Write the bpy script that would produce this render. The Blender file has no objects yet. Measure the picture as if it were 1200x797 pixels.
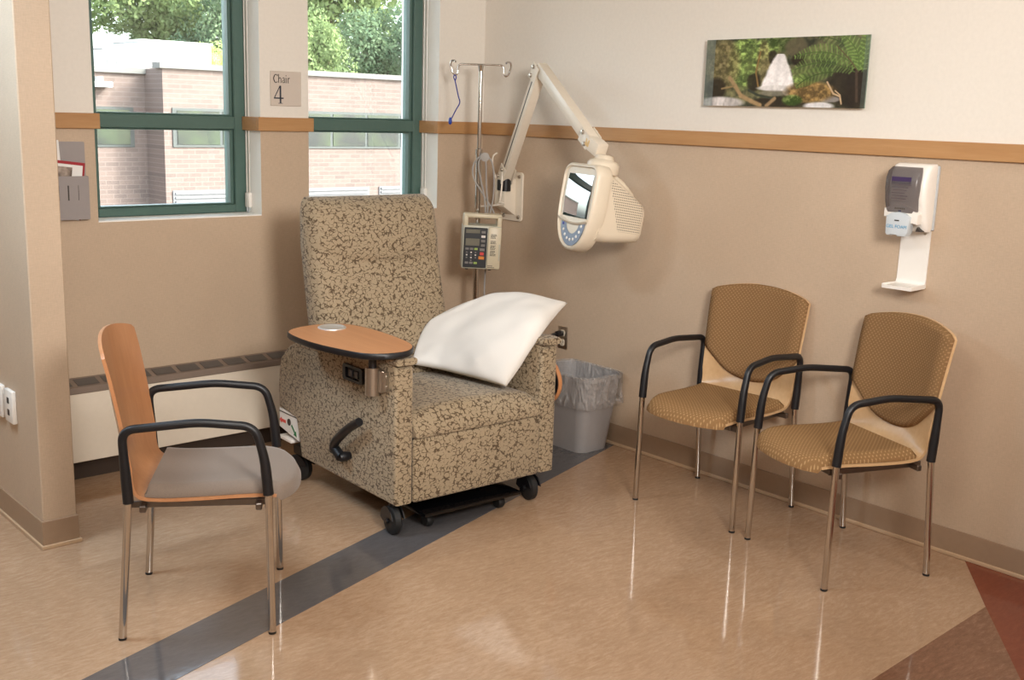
import bpy, bmesh, math, random
import numpy as np
from mathutils import Vector, Matrix, Euler
PI = math.pi
random.seed(7)
scene = bpy.context.scene
COL = scene.collection

# ------------------------------------------------------------------ materials
def lin(c):
    out = []
    for v in c:
        v = v/255.0
        out.append(v/12.92 if v <= 0.04045 else ((v+0.055)/1.055)**2.4)
    return out

class NT:
    """small helper round a material node tree"""
    def __init__(s, name):
        s.m = bpy.data.materials.new(name); s.m.use_nodes = True
        s.t = s.m.node_tree; s.n = s.t.nodes; s.n.clear()
        s.out = s.n.new('ShaderNodeOutputMaterial')
    def new(s, typ, **kw):
        n = s.n.new(typ)
        for k, v in kw.items():
            if hasattr(n, k) and not k.startswith('in_'): setattr(n, k, v)
        return n
    def link(s, a, b): s.t.links.new(a, b)
    def put(s, sock, v):
        if isinstance(v, bpy.types.NodeSocket): s.link(v, sock)
        elif isinstance(v, (tuple, list)):
            v = list(v)
            if len(v) == 3 and len(sock.default_value) == 4: v = v+[1]
            sock.default_value = v
        else: sock.default_value = v
    def coord(s, kind='Object', scale=(1, 1, 1), rot=(0, 0, 0)):
        c = s.new('ShaderNodeTexCoord'); mp = s.new('ShaderNodeMapping')
        s.link(c.outputs[kind], mp.inputs['Vector'])
        mp.inputs['Scale'].default_value = scale; mp.inputs['Rotation'].default_value = rot
        return mp.outputs['Vector']
    def noise(s, vec, scale, detail=4, rough=0.55, dist=0.0):
        n = s.new('ShaderNodeTexNoise'); s.link(vec, n.inputs['Vector'])
        n.inputs['Scale'].default_value = scale; n.inputs['Detail'].default_value = detail
        n.inputs['Roughness'].default_value = rough; n.inputs['Distortion'].default_value = dist
        return n
    def math(s, op, a, b=0.0, c=0.0, clamp=False):
        n = s.new('ShaderNodeMath'); n.operation = op; n.use_clamp = clamp
        s.put(n.inputs[0], a); s.put(n.inputs[1], b); s.put(n.inputs[2], c)
        return n.outputs[0]
    def ramp(s, fac, stops, interp='LINEAR'):
        n = s.new('ShaderNodeValToRGB'); n.color_ramp.interpolation = interp
        el = n.color_ramp.elements
        while len(el) < len(stops): el.new(0.5)
        for e, (p, c) in zip(el, stops):
            e.position = p; e.color = list(c)+[1] if len(c) == 3 else c
        s.put(n.inputs[0], fac)
        return n.outputs['Color']
    def mix(s, f, a, b, mode='MIX'):
        n = s.new('ShaderNodeMix'); n.data_type = 'RGBA'; n.blend_type = mode
        s.put(n.inputs[0], f); s.put(n.inputs[6], a); s.put(n.inputs[7], b)
        return n.outputs[2]
    def bump(s, h, strength=0.2, dist=0.01):
        n = s.new('ShaderNodeBump'); s.put(n.inputs['Height'], h)
        n.inputs['Strength'].default_value = strength; n.inputs['Distance'].default_value = dist
        return n.outputs[0]
    def bsdf(s, color, rough=0.5, metal=0.0, spec=0.5, normal=None, **kw):
        b = s.new('ShaderNodeBsdfPrincipled')
        s.put(b.inputs['Base Color'], color); s.put(b.inputs['Roughness'], rough)
        b.inputs['Metallic'].default_value = metal; b.inputs['Specular IOR Level'].default_value = spec
        if normal is not None: s.link(normal, b.inputs['Normal'])
        for k, v in kw.items(): s.put(b.inputs[k], v)
        return b.outputs[0]
    def done(s, sh): s.link(sh, s.out.inputs[0]); return s.m

def plain(name, rgb, rough=0.5, metal=0.0, spec=0.5, var=0.06, nscale=40, bump=0.0, **kw):
    t = NT(name); v = t.coord()
    n = t.noise(v, nscale)
    c = lin(rgb)
    col = t.ramp(n.outputs[0], [(0.3, [x*(1-var) for x in c]), (0.7, [min(1, x*(1+var)) for x in c])])
    nor = t.bump(n.outputs[0], bump, 0.002) if bump else None
    return t.done(t.bsdf(col, rough, metal, spec, nor, **kw))

M = {}
def vinyl(name, rgb):
    t = NT(name); v = t.coord(scale=(1, 1, 0.12)); v2 = t.coord(scale=(0.12, 0.12, 1)); v3 = t.coord()
    a = t.noise(v, 320, 3); b = t.noise(v2, 320, 3); g = t.noise(v3, 2.2, 3)
    w = t.math('ADD', a.outputs[0], b.outputs[0])
    c = lin(rgb)
    f = t.math('MULTIPLY_ADD', g.outputs[0], 0.35, t.math('MULTIPLY', w, 0.42))
    col = t.ramp(f, [(0.35, [x*0.86 for x in c]), (0.8, [min(1, x*1.12) for x in c])])
    return t.done(t.bsdf(col, 0.55, 0, 0.35, t.bump(w, 0.12, 0.002)))
M['vinyl'] = vinyl('beige_wall_vinyl', (194, 171, 147))
M['paint'] = plain('cream_wall_paint', (230, 223, 213), 0.7, spec=0.25, var=0.02, nscale=60)
M['white_paint'] = plain('white_reveal_paint', (242, 240, 234), 0.5, var=0.01)
M['ceiling'] = plain('ceiling_tile', (225, 222, 215), 0.9, var=0.04, nscale=90)

def wood(name, c1, c2, axis='x', rough=0.4, scale=14, coat=0.2):
    t = NT(name)
    sc = {'x': (0.09, 1, 1), 'y': (1, 0.09, 1), 'z': (1, 1, 0.09)}[axis]
    v = t.coord(scale=sc)
    n = t.noise(v, scale, 5, 0.6, 0.6); n2 = t.noise(v, scale*7, 3, 0.6)
    f = t.math('MULTIPLY_ADD', n2.outputs[0], 0.35, t.math('MULTIPLY', n.outputs[0], 0.65))
    col = t.ramp(f, [(0.32, lin(c1)), (0.68, lin(c2))])
    return t.done(t.bsdf(col, rough, 0, 0.45, None, **{'Coat Weight': coat, 'Coat Roughness': 0.2}))
M['rail_x'] = wood('maple_rail_wood', (170, 124, 78), (188, 144, 97), 'x')
M['rail_y'] = wood('maple_rail_wood_long', (170, 124, 78), (188, 144, 97), 'y')
M['tray_wood'] = wood('tray_laminate', (190, 128, 84), (206, 145, 98), 'y', 0.38, 8)
M['ply_orange'] = wood('orange_plywood', (178, 122, 82), (198, 142, 100), 'z', 0.28, 9, 0.5)
M['ply_pale'] = wood('pale_plywood', (200, 160, 116), (214, 178, 134), 'x', 0.3, 9, 0.4)
M['ply_edge'] = plain('plywood_edge', (226, 196, 160), 0.35, var=0.1, nscale=120)

def marmoleum(name, dark, mid, light, rough=0.075):
    t = NT(name); v = t.coord()
    w = t.noise(v, 3.0, 3, 0.5)
    wv = t.new('ShaderNodeVectorMath'); wv.operation = 'MULTIPLY_ADD'
    t.link(w.outputs['Color'], wv.inputs[0]); wv.inputs[1].default_value = (0.10, 0.10, 0.10); t.link(v, wv.inputs[2])
    mp = t.new('ShaderNodeMapping'); t.link(wv.outputs[0], mp.inputs[0]); mp.inputs['Scale'].default_value = (0.8, 2.6, 1); mp.inputs['Rotation'].default_value = (0, 0, 0.25)
    a = t.noise(mp.outputs[0], 24, 9, 0.80); b = t.noise(v, 1.3, 3)
    f = t.math('MULTIPLY_ADD', b.outputs[0], 0.3, t.math('MULTIPLY', a.outputs[0], 0.72))
    col = t.ramp(f, [(0.34, lin(dark)), (0.52, lin(mid)), (0.70, lin(light))])
    bp = t.noise(t.coord(), 34, 2, 0.5)
    return t.done(t.bsdf(col, rough, 0, 0.75, t.bump(bp.outputs[0], 0.03, 0.004)))
M['floor'] = marmoleum('tan_linoleum', (158, 126, 98), (176, 144, 115), (198, 168, 140))
M['floor_grey'] = marmoleum('grey_linoleum', (84, 81, 82), (94, 91, 92), (103, 100, 100))
M['floor_red'] = marmoleum('red_linoleum', (112, 52, 34), (124, 60, 40), (138, 72, 49))
M['floor_brown'] = marmoleum('brown_linoleum', (106, 72, 53), (128, 92, 71), (160, 122, 99))
M['base_rubber'] = plain('rubber_baseboard', (158, 132, 108), 0.4, var=0.03)
M['base_shoe'] = plain('baseboard_toe', (196, 166, 134), 0.4, var=0.03)

# upholstery: tan leaf sprigs outlined in dark brown
def leaf_fabric():
    t = NT('leaf_pattern_upholstery'); v = t.coord()
    w = t.noise(v, 34, 2)
    wv = t.new('ShaderNodeVectorMath'); wv.operation = 'MULTIPLY_ADD'
    t.link(w.outputs['Color'], wv.inputs[0]); wv.inputs[1].default_value = (0.026,)*3; t.link(v, wv.inputs[2])
    vo = t.new('ShaderNodeTexVoronoi'); vo.feature = 'DISTANCE_TO_EDGE'; vo.inputs['Scale'].default_value = 46
    mp = t.new('ShaderNodeMapping'); t.link(wv.outputs[0], mp.inputs[0]); mp.inputs['Rotation'].default_value = (0.5, 0.7, 0.4); mp.inputs['Scale'].default_value = (1.0, 0.8, 1.3)
    t.link(mp.outputs[0], vo.inputs['Vector'])
    th = t.noise(v, 58, 2)
    thick = t.math('MULTIPLY_ADD', th.outputs[0], 0.50, -0.166)
    m1 = t.math('SUBTRACT', thick, vo.outputs['Distance'])
    line = t.math('MULTIPLY', m1, 16, clamp=True)
    weave = t.noise(t.coord(), 900, 2)
    c1 = lin((160, 142, 116)); c2 = lin((90, 74, 56))
    base = t.ramp(weave.outputs[0], [(0.3, [x*0.85 for x in c1]), (0.7, [x*1.13 for x in c1])])
    col = t.mix(line, base, c2)
    return t.done(t.bsdf(col, 0.9, 0, 0.2, t.bump(weave.outputs[0], 0.25, 0.002), **{'Sheen Weight': 0.15}))
M['leaf'] = leaf_fabric()

def dotted(name, u, v_, base, dot):
    t = NT(name); c = t.new('ShaderNodeTexCoord'); s = t.new('ShaderNodeSeparateXYZ'); t.link(c.outputs['Object'], s.inputs[0])
    k = 2*PI/0.0175
    a = t.math('SINE', t.math('MULTIPLY', s.outputs[u], k)); b = t.math('SINE', t.math('MULTIPLY', s.outputs[v_], k))
    p = t.math('MULTIPLY', a, b)
    f = t.math('MULTIPLY_ADD', p, 2.0, -0.75, clamp=True)
    weave = t.noise(t.coord(), 700, 2)
    bb = lin(base)
    bc = t.ramp(weave.outputs[0], [(0.3, [x*0.82 for x in bb]), (0.7, [x*1.12 for x in bb])])
    col = t.mix(f, bc, lin(dot))
    return t.done(t.bsdf(col, 0.9, 0, 0.08, t.bump(t.math('ADD', p, weave.outputs[0]), 0.2, 0.002), **{'Sheen Weight': 0.0}))
M['gold_seat'] = dotted('gold_dot_weave_seat', 0, 1, (142, 108, 72), (178, 144, 102))
M['gold_back'] = dotted('gold_dot_weave_back', 1, 2, (134, 102, 69), (164, 131, 94))
M['grey_seat'] = plain('taupe_seat_fabric', (126, 111, 99), 0.85, spec=0.25, var=0.14, nscale=420, bump=0.3, **{'Sheen Weight': 0.2})
M['black_plastic'] = plain('black_plastic', (17, 17, 21), 0.42, var=0.1)
M['black_metal'] = plain('black_metal', (18, 17, 17), 0.3, spec=0.5)
M['black_gloss'] = plain('black_gloss', (9, 9, 11), 0.12)
M['rubber'] = plain('black_rubber', (24, 23, 23), 0.6)
M['chrome'] = plain('chrome', (205, 200, 195), 0.12, 1.0, var=0.02)
M['steel'] = plain('brushed_steel', (190, 182, 172), 0.32, 1.0, var=0.05, nscale=160)
M['frame_steel'] = plain('frame_steel', (120, 112, 106), 0.35, 1.0)
M['cup_metal'] = plain('cup_metal', (226, 224, 220), 0.42, 0.75, var=0.03)
M['cream_plastic'] = plain('cream_plastic', (226, 212, 190), 0.35, var=0.015)
M['cream_metal'] = plain('cream_painted_metal', (228, 216, 198), 0.35, var=0.015)
M['white_plastic'] = plain('white_plastic', (236, 230, 222), 0.3, var=0.01)
M['light_grey_plastic'] = plain('light_grey_plastic', (196, 202, 206), 0.4, var=0.02)
M['smoke'] = None
M['green_frame'] = plain('green_window_frame', (80, 106, 98), 0.35, var=0.04)
M['heater_panel'] = plain('heater_enamel', (234, 222, 204), 0.4, var=0.015)
M['heater_grille'] = plain('heater_grey_metal', (134, 118, 106), 0.45, var=0.03)
M['heater_slot'] = plain('heater_slot_mesh', (96, 90, 86), 0.6, var=0.05)
M['recess_shadow'] = plain('recess_shadow', (60, 46, 36), 0.8)
M['bin_grey'] = plain('grey_bin_plastic', (150, 145, 143), 0.5, var=0.02)
M['grey_holder'] = plain('grey_holder_plastic', (152, 144, 142), 0.45, var=0.02)
M['grey_dark'] = plain('dark_grey', (66, 62, 62), 0.5)
M['linen'] = plain('white_pillowcase', (228, 223, 216), 0.85, spec=0.2, var=0.015, nscale=500, bump=0.12)
M['paper'] = plain('white_paper', (235, 232, 228), 0.7, var=0.01)
M['red_paper'] = plain('red_cover', (158, 30, 40), 0.5)
M['blue_cord'] = plain('blue_cord', (40, 46, 140), 0.5)
M['blue_bead'] = plain('blue_bead', (26, 64, 160), 0.35)
M['cable_grey'] = plain('grey_cable', (158, 152, 146), 0.5)
M['cable_white'] = plain('white_cable', (232, 220, 204), 0.5)
M['pump_body'] = plain('pump_beige', (206, 192, 164), 0.4, var=0.02)
M['pump_edge'] = plain('pump_grey_rim', (186, 182, 164), 0.4, var=0.02)
M['lcd'] = plain('lcd_olive', (112, 108, 94), 0.25)
M['key_grey'] = plain('key_grey', (120, 114, 108), 0.4)
M['key_white'] = plain('key_white', (226, 214, 206), 0.4)
M['key_red'] = plain('key_red', (214, 62, 56), 0.4)
M['key_orange'] = plain('key_orange', (222, 130, 40), 0.4)
M['key_green'] = plain('key_green', (156, 178, 84), 0.4)
M['ink'] = plain('dark_ink', (58, 52, 48), 0.6)
M['ink_navy'] = plain('navy_ink', (34, 42, 58), 0.6)
M['ink_cyan'] = plain('cyan_ink', (70, 150, 190), 0.6)
M['sign_plate'] = plain('sign_acrylic', (205, 192, 180), 0.25, var=0.01)
M['green_ink'] = plain('green_ink', (40, 120, 70), 0.5)
M['control_blue'] = plain('control_panel_blue_grey', (122, 134, 154), 0.4)
M['label_gold'] = plain('gold_label', (224, 190, 130), 0.4)
M['concrete'] = plain('coping_stone', (112, 110, 106), 0.8)
M['roof_white'] = plain('white_roof_metal', (206, 206, 204), 0.5)
M['louver_grey'] = plain('grey_louver', (112, 110, 112), 0.6)
M['far_frame'] = plain('dark_window_frame', (70, 74, 72), 0.6)
M['asphalt'] = plain('asphalt', (120, 118, 114), 0.9, nscale=3)
M['bark'] = plain('bark', (92, 76, 60), 0.9)

t = NT('window_glass')
fr = t.new('ShaderNodeFresnel'); fr.inputs[0].default_value = 1.5
tr = t.new('ShaderNodeBsdfTransparent'); tr.inputs[0].default_value = (0.93, 0.97, 0.96, 1)
gl = t.new('ShaderNodeBsdfGlossy'); gl.inputs['Roughness'].default_value = 0.02
mx = t.new('ShaderNodeMixShader'); t.link(fr.outputs[0], mx.inputs[0]); t.link(tr.outputs[0], mx.inputs[1]); t.link(gl.outputs[0], mx.inputs[2])
M['glass'] = t.done(mx.outputs[0])

t = NT('clear_bin_liner')
v = t.coord(scale=(1, 1, 0.5)); n = t.noise(v, 16, 4, 0.6, 1.5)
tr = t.new('ShaderNodeBsdfTransparent'); tr.inputs[0].default_value = (0.96, 0.96, 0.96, 1)
pb = t.bsdf(lin((214, 208, 204)), 0.2, 0, 0.6, t.bump(n.outputs[0], 1.0, 0.05))
mx = t.new('ShaderNodeMixShader'); f = t.math('MULTIPLY_ADD', n.outputs[0], 1.3, -0.36, clamp=True)
t.link(f, mx.inputs[0]); t.link(tr.outputs[0], mx.inputs[1]); t.link(pb, mx.inputs[2])
M['liner'] = t.done(mx.outputs[0])

t = NT('smoked_window')
tr = t.new('ShaderNodeBsdfTransparent'); tr.inputs[0].default_value = (0.62, 0.59, 0.59, 1)
pb = t.bsdf(lin((108, 102, 102)), 0.15, 0, 0.5)
mx = t.new('ShaderNodeMixShader'); mx.inputs[0].default_value = 0.5
t.link(tr.outputs[0], mx.inputs[1]); t.link(pb, mx.inputs[2])
M['smoke'] = t.done(mx.outputs[0])

t = NT('screen_glass')
M['screen'] = t.done(t.bsdf(lin((30, 30, 32)), 0.03, 0, 1.0, None, **{'Coat Weight': 1.0, 'Coat IOR': 2.2, 'Coat Roughness': 0.01}))

# perforated speaker flank of the television housing
t = NT('perforated_cream_plastic'); c = t.new('ShaderNodeTexCoord'); s = t.new('ShaderNodeSeparateXYZ'); t.link(c.outputs['Object'], s.inputs[0])
y, z = s.outputs[1], s.outputs[2]
k = 0.0115
fy = t.math('SUBTRACT', t.math('FRACT', t.math('DIVIDE', y, k)), 0.5); fz = t.math('SUBTRACT', t.math('FRACT', t.math('DIVIDE', z, k)), 0.5)
d = t.math('SQRT', t.math('ADD', t.math('MULTIPLY', fy, fy), t.math('MULTIPLY', fz, fz)))
dot = t.math('LESS_THAN', d, 0.27)
ex = t.math('ADD', y, t.math('MULTIPLY', t.math('ADD', z, 0.08), -0.42))
r1 = t.math('GREATER_THAN', t.math('SUBTRACT', y, t.math('MULTIPLY', t.math('MAXIMUM', t.math('SUBTRACT', 0.13, z), 0.0), 0.40)), 0.085)
r2 = t.math('LESS_THAN', y, 0.305); r3 = t.math('GREATER_THAN', z, -0.085); r4 = t.math('LESS_THAN', t.math('ADD', z, t.math('MULTIPLY', y, 0.42)), 0.185)
msk = t.math('MULTIPLY', t.math('MULTIPLY', dot, r1), t.math('MULTIPLY', r2, t.math('MULTIPLY', r3, r4)))
M['perforated'] = t.done(t.bsdf(t.mix(msk, lin((226, 212, 190)), lin((84, 74, 62))), 0.35))

def brick(name, c1, c2, mortar):
    t = NT(name); v = t.coord(rot=(PI/2, 0, 0))
    b = t.new('ShaderNodeTexBrick'); t.link(v, b.inputs['Vector'])
    b.inputs['Scale'].default_value = 1.0; b.inputs['Brick Width'].default_value = 0.30; b.inputs['Row Height'].default_value = 0.10; b.inputs['Mortar Size'].default_value = 0.007
    b.inputs['Color1'].default_value = lin(c1)+[1]; b.inputs['Color2'].default_value = lin(c2)+[1]; b.inputs['Mortar'].default_value = lin(mortar)+[1]
    return t.done(t.bsdf(b.outputs['Color'], 0.9, 0, 0.1))
M['brick'] = brick('red_brick', (108, 95, 90), (120, 104, 98), (130, 117, 111))
t = NT('distant_window_glass'); v = t.coord(); n = t.noise(v, 0.9, 4)
M['far_glass'] = t.done(t.bsdf(t.ramp(n.outputs[0], [(0.4, lin((30, 38, 42))), (0.6, lin((52, 66, 48)))]), 0.15, 0, 0.6))  # green patches paint reflected foliage into the glass colour

def leaves(name, a, b):
    t = NT(name); v = t.coord(); n = t.noise(v, 0.8, 4)
    col = t.ramp(n.outputs[0], [(0.35, lin(a)), (0.65, lin(b))])
    tl = t.new('ShaderNodeBsdfTranslucent'); t.link(col, tl.inputs[0]); df = t.new('ShaderNodeBsdfDiffuse'); t.link(col, df.inputs[0])
    mx = t.new('ShaderNodeMixShader'); mx.inputs[0].default_value = 0.4; t.link(df.outputs[0], mx.inputs[1]); t.link(tl.outputs[0], mx.inputs[2])
    return t.done(mx.outputs[0])
M['leaf_mid'] = leaves('mid_green_leaves', (112, 130, 92), (150, 166, 112))
M['leaf_dark'] = leaves('deep_green_leaves', (92, 114, 92), (130, 148, 112))
M['leaf_pale'] = leaves('pale_green_leaves', (170, 186, 110), (202, 212, 140))

t = NT('photo_print'); a = t.new('ShaderNodeVertexColor'); a.layer_name = 'print'
M['print'] = t.done(t.bsdf(a.outputs[0], 0.25, 0, 0.4))

# ------------------------------------------------------------------ object helpers
def setp(o, label=None, cat=None, group=None, kind=None):
    if label: o['label'] = label
    if cat: o['category'] = cat
    if group: o['group'] = group
    if kind: o['kind'] = kind
    return o
def link_mesh(name, me, mats, parent=None, smooth=35):
    o = bpy.data.objects.new(name, me); COL.objects.link(o)
    if not isinstance(mats, (list, tuple)): mats = [mats]
    for m in mats: me.materials.append(m)
    if smooth:
        for p in me.polygons: p.use_smooth = True
        if smooth < 180: me.set_sharp_from_angle(angle=math.radians(smooth))
    if parent: o.parent = parent
    return o
def obj(name, bm, mats, parent=None, smooth=35, fix=True):
    me = bpy.data.meshes.new(name)
    if fix: bmesh.ops.recalc_face_normals(bm, faces=bm.faces[:])
    bm.to_mesh(me); bm.free()
    return link_mesh(name, me, mats, parent, smooth)
def thing(name, label, cat, loc=(0, 0, 0), rot=(0, 0, 0), group=None):
    o = bpy.data.objects.new(name, None); COL.objects.link(o)
    o.empty_display_size = 0.1; o.location = loc; o.rotation_euler = rot
    return setp(o, label, cat, group)
def BM(): return bmesh.new()

def box(bm, x0, x1, y0, y1, z0, z1, bev=0.0, seg=2, mi=0, mat=None):
    vs = [bm.verts.new((x, y, z)) for x in (x0, x1) for y in (y0, y1) for z in (z0, z1)]
    F = [(0, 1, 3, 2), (4, 6, 7, 5), (0, 4, 5, 1), (2, 3, 7, 6), (0, 2, 6, 4), (1, 5, 7, 3)]
    fs = [bm.faces.new([vs[i] for i in f]) for f in F]
    for f in fs: f.material_index = mi
    geo = vs
    if bev > 0:
        es = list({e for f in fs for e in f.edges})
        r = bmesh.ops.bevel(bm, geom=es, offset=bev, segments=seg, profile=0.5, affect='EDGES')
        geo = list({v for f in r['faces'] for v in f.verts} | {v for v in vs if v.is_valid})
        for f in r['faces']: f.material_index = mi
    if mat is not None:
        bmesh.ops.transform(bm, matrix=mat, verts=geo)
    return geo

def ring_faces(bm, rings, closed=True, cap=True, mi=0):
    n = len(rings[0])
    for a, b in zip(rings[:-1], rings[1:]):
        for i in range(n if closed else n-1):
            j = (i+1) % n
            f = bm.faces.new((a[i], a[j], b[j], b[i])); f.material_index = mi
    if cap and closed:
        for r in (rings[0], rings[-1]):
            f = bm.faces.new(r); f.material_index = mi
def loft(bm, rings, cap=True, mi=0, closed=True):
    rr = [[bm.verts.new(p) for p in r] for r in rings]
    ring_faces(bm, rr, closed, cap, mi); return rr

def smooth_path(pts, n=8, closed=False):
    P = [Vector(p) for p in pts]; out = []; N = len(P)
    for i in range(N if closed else N-1):
        if closed: p0, p1, p2, p3 = P[(i-1) % N], P[i], P[(i+1) % N], P[(i+2) % N]
        else: p0, p1, p2, p3 = P[max(i-1, 0)], P[i], P[i+1], P[min(i+2, N-1)]
        for k in range(n):
            u = k/n
            out.append(0.5*((2*p1)+(p2-p0)*u+(2*p0-5*p1+4*p2-p3)*u*u+(3*p1-p0-3*p2+p3)*u**3))
    if not closed: out.append(P[-1])
    return out
def round_corners(pts, r=0.04, n=6):
    P = [Vector(p) for p in pts]; out = [P[0]]
    for i in range(1, len(P)-1):
        a, b, c = P[i-1], P[i], P[i+1]
        d1, d2 = (a-b), (c-b); k = min(r, d1.length*0.48, d2.length*0.48)
        s, e = b+d1.normalized()*k, b+d2.normalized()*k
        for j in range(n+1):
            u = j/n; out.append(s*(1-u)**2+b*2*u*(1-u)+e*u*u)
    out.append(P[-1]); return out
def tube(bm, path, r, seg=10, mi=0, cap=True, closed=False, flat=1.0):
    P = [Vector(p) for p in path]; N = len(P)
    R = r if callable(r) else (lambda u: r)
    T = []
    for i in range(N):
        if closed: t = P[(i+1) % N]-P[(i-1) % N]
        else: t = P[min(i+1, N-1)]-P[max(i-1, 0)]
        T.append(t.normalized())
    up = Vector((0, 0, 1)) if abs(T[0].z) < 0.9 else Vector((1, 0, 0))
    nrm = T[0].cross(up).normalized(); rings = []
    for i in range(N):
        nrm = (nrm-T[i]*nrm.dot(T[i]))
        nrm = nrm.normalized() if nrm.length > 1e-6 else T[i].orthogonal().normalized()
        b = T[i].cross(nrm); rad = R(i/(N-1))
        rings.append([bm.verts.new(P[i]+(nrm*math.cos(2*PI*k/seg)+b*math.sin(2*PI*k/seg)*flat)*rad) for k in range(seg)])
    if closed: rings.append(rings[0])
    n = seg
    for a, b in zip(rings[:-1], rings[1:]):
        for i in range(n):
            j = (i+1) % n
            f = bm.faces.new((a[i], a[j], b[j], b[i])); f.material_index = mi
    if cap and not closed:
        for q in (rings[0], rings[-1]):
            f = bm.faces.new(q); f.material_index = mi
def cyl(bm, a, b, r, seg=16, mi=0, r2=None):
    r2 = r if r2 is None else r2
    tube(bm, [a, b], lambda u: r+(r2-r)*u, seg, mi)
def lathe(bm, prof, seg=28, c=(0, 0, 0), mi=0, axis='z'):
    rings = []
    for (r, h) in prof:
        ring = []
        for k in range(seg):
            x, y = r*math.cos(2*PI*k/seg), r*math.sin(2*PI*k/seg)
            p = (x, y, h) if axis == 'z' else ((h, x, y) if axis == 'x' else (x, h, y))
            ring.append((p[0]+c[0], p[1]+c[1], p[2]+c[2]))
        rings.append(ring)
    loft(bm, rings, True, mi)
def prism(bm, pts, f0, f1, bev=0.0, seg=2, mi=0):
    """pts: 2D outline; f0,f1 map (a,b)->3D for the two faces"""
    a = [bm.verts.new(f0(*p)) for p in pts]; b = [bm.verts.new(f1(*p)) for p in pts]
    fs = [bm.faces.new(a), bm.faces.new(b)]; n = len(pts)
    for i in range(n):
        j = (i+1) % n; fs.append(bm.faces.new((a[i], a[j], b[j], b[i])))
    for f in fs: f.material_index = mi
    if bev > 0:
        es = list(set(fs[0].edges) | set(fs[1].edges))
        r = bmesh.ops.bevel(bm, geom=es, offset=bev, segments=seg, profile=0.5, affect='EDGES')
        for f in r['faces']: f.material_index = mi
def rrect(w, h, r, n=6, cx=0, cy=0):
    out = []
    for (sx, sy, a0) in ((1, 1, 0), (-1, 1, 90), (-1, -1, 180), (1, -1, 270)):
        for k in range(n+1):
            a = math.radians(a0+90*k/n)
            out.append((cx+sx*(w/2-r)+r*math.cos(a), cy+sy*(h/2-r)+r*math.sin(a)))
    return out
def grid_surface(bm, f, nu, nv, mi=0):
    g = [[bm.verts.new(f(i/nu, j/nv)) for j in range(nv+1)] for i in range(nu+1)]
    for i in range(nu):
        for j in range(nv):
            q = bm.faces.new((g[i][j], g[i+1][j], g[i+1][j+1], g[i][j+1])); q.material_index = mi
    return g
def shell_pair(bm, top, bot, nu, nv, mi=0):
    """closed pad between two surfaces given as functions of (u,v) in 0..1"""
    a = grid_surface(bm, top, nu, nv, mi); b = grid_surface(bm, bot, nu, nv, mi)
    per = [(i, 0) for i in range(nu)]+[(nu, j) for j in range(nv)]+[(i, nv) for i in range(nu, 0, -1)]+[(0, j) for j in range(nv, 0, -1)]
    for k in range(len(per)):
        (i, j), (p, q) = per[k], per[(k+1) % len(per)]
        f = bm.faces.new((a[i][j], a[p][q], b[p][q], b[i][j])); f.material_index = mi
def copy_tree(o, parent=None):
    c = o.copy(); COL.objects.link(c)
    if parent: c.parent = parent
    for ch in list(o.children): copy_tree(ch, c)
    return c

# ------------------------------------------------------------------ camera
cam = bpy.data.cameras.new('camera'); co = bpy.data.objects.new('camera', cam); COL.objects.link(co)
co.location = (-4.13726968, -4.90852644, 1.70)
co.rotation_euler = (1.36652792, -0.03039777, -0.72612761)
cam.sensor_width = 36; cam.lens = 1282.12887*36/1200; cam.clip_end = 300
scene.camera = co

# ------------------------------------------------------------------ the room
RT, RB = 1.645, 1.578          # chair rail top / bottom
CEIL = 2.75; XL, YF = -6.6, -7.5
def structure(name, bm, mats, parent=None, smooth=0):
    o = obj(name, bm, mats, parent, smooth)
    if parent is None: o['kind'] = 'structure'
    return o
bm = BM(); box(bm, XL-0.2, 0.2, YF-0.2, 0.35, -0.15, 0); structure('floor', bm, M['floor'])
bm = BM(); box(bm, XL-0.2, 0.2, YF-0.2, 0.35, CEIL, CEIL+0.1); structure('ceiling', bm, M['ceiling'])
def flat_poly(name, pts, m, z=0.0012):
    bm = BM(); prism(bm, pts, lambda a, b: (a, b, 0.0), lambda a, b: (a, b, z)); return structure(name, bm, m)
def L(p, q, x): return p[1]+(q[1]-p[1])*(x-p[0])/(q[0]-p[0])
up, lo = [(-3.07, -1.843), (-0.245, -0.949)], [(-2.853, -2.015), (-0.002, -1.148)]
flat_poly('trim_5', [(-3.9, L(*lo, -3.9)), (-0.001, L(*lo, -0.001)), (-0.001, L(*up, -0.001)), (-3.9, L(*up, -3.9))], M['floor_grey'])
flat_poly('trim_6', [(-0.001, -3.066), (-0.365, -3.326), (-1.62, -4.245), (-0.001, -4.245)], M['floor_red'])
flat_poly('trim_7', [(-0.365, -3.326), (-1.62, -4.245), (-2.3, -4.245), (-2.3, -3.376)], M['floor_brown'])

WIN = [(-4.6, -3.3), (-2.245, -1.427), (-1.155, -0.325)]; SILL, HEAD, WD, FD = 1.163, 2.5, 0.35, 0.15
ZS = (RT+RB)/2
bm = BM()
def q(bm, pts, mi):
    f = bm.faces.new([bm.verts.new(p) for p in pts]); f.material_index = mi
xs = [XL]+[x for w in WIN for x in w]+[0.0]
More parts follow.
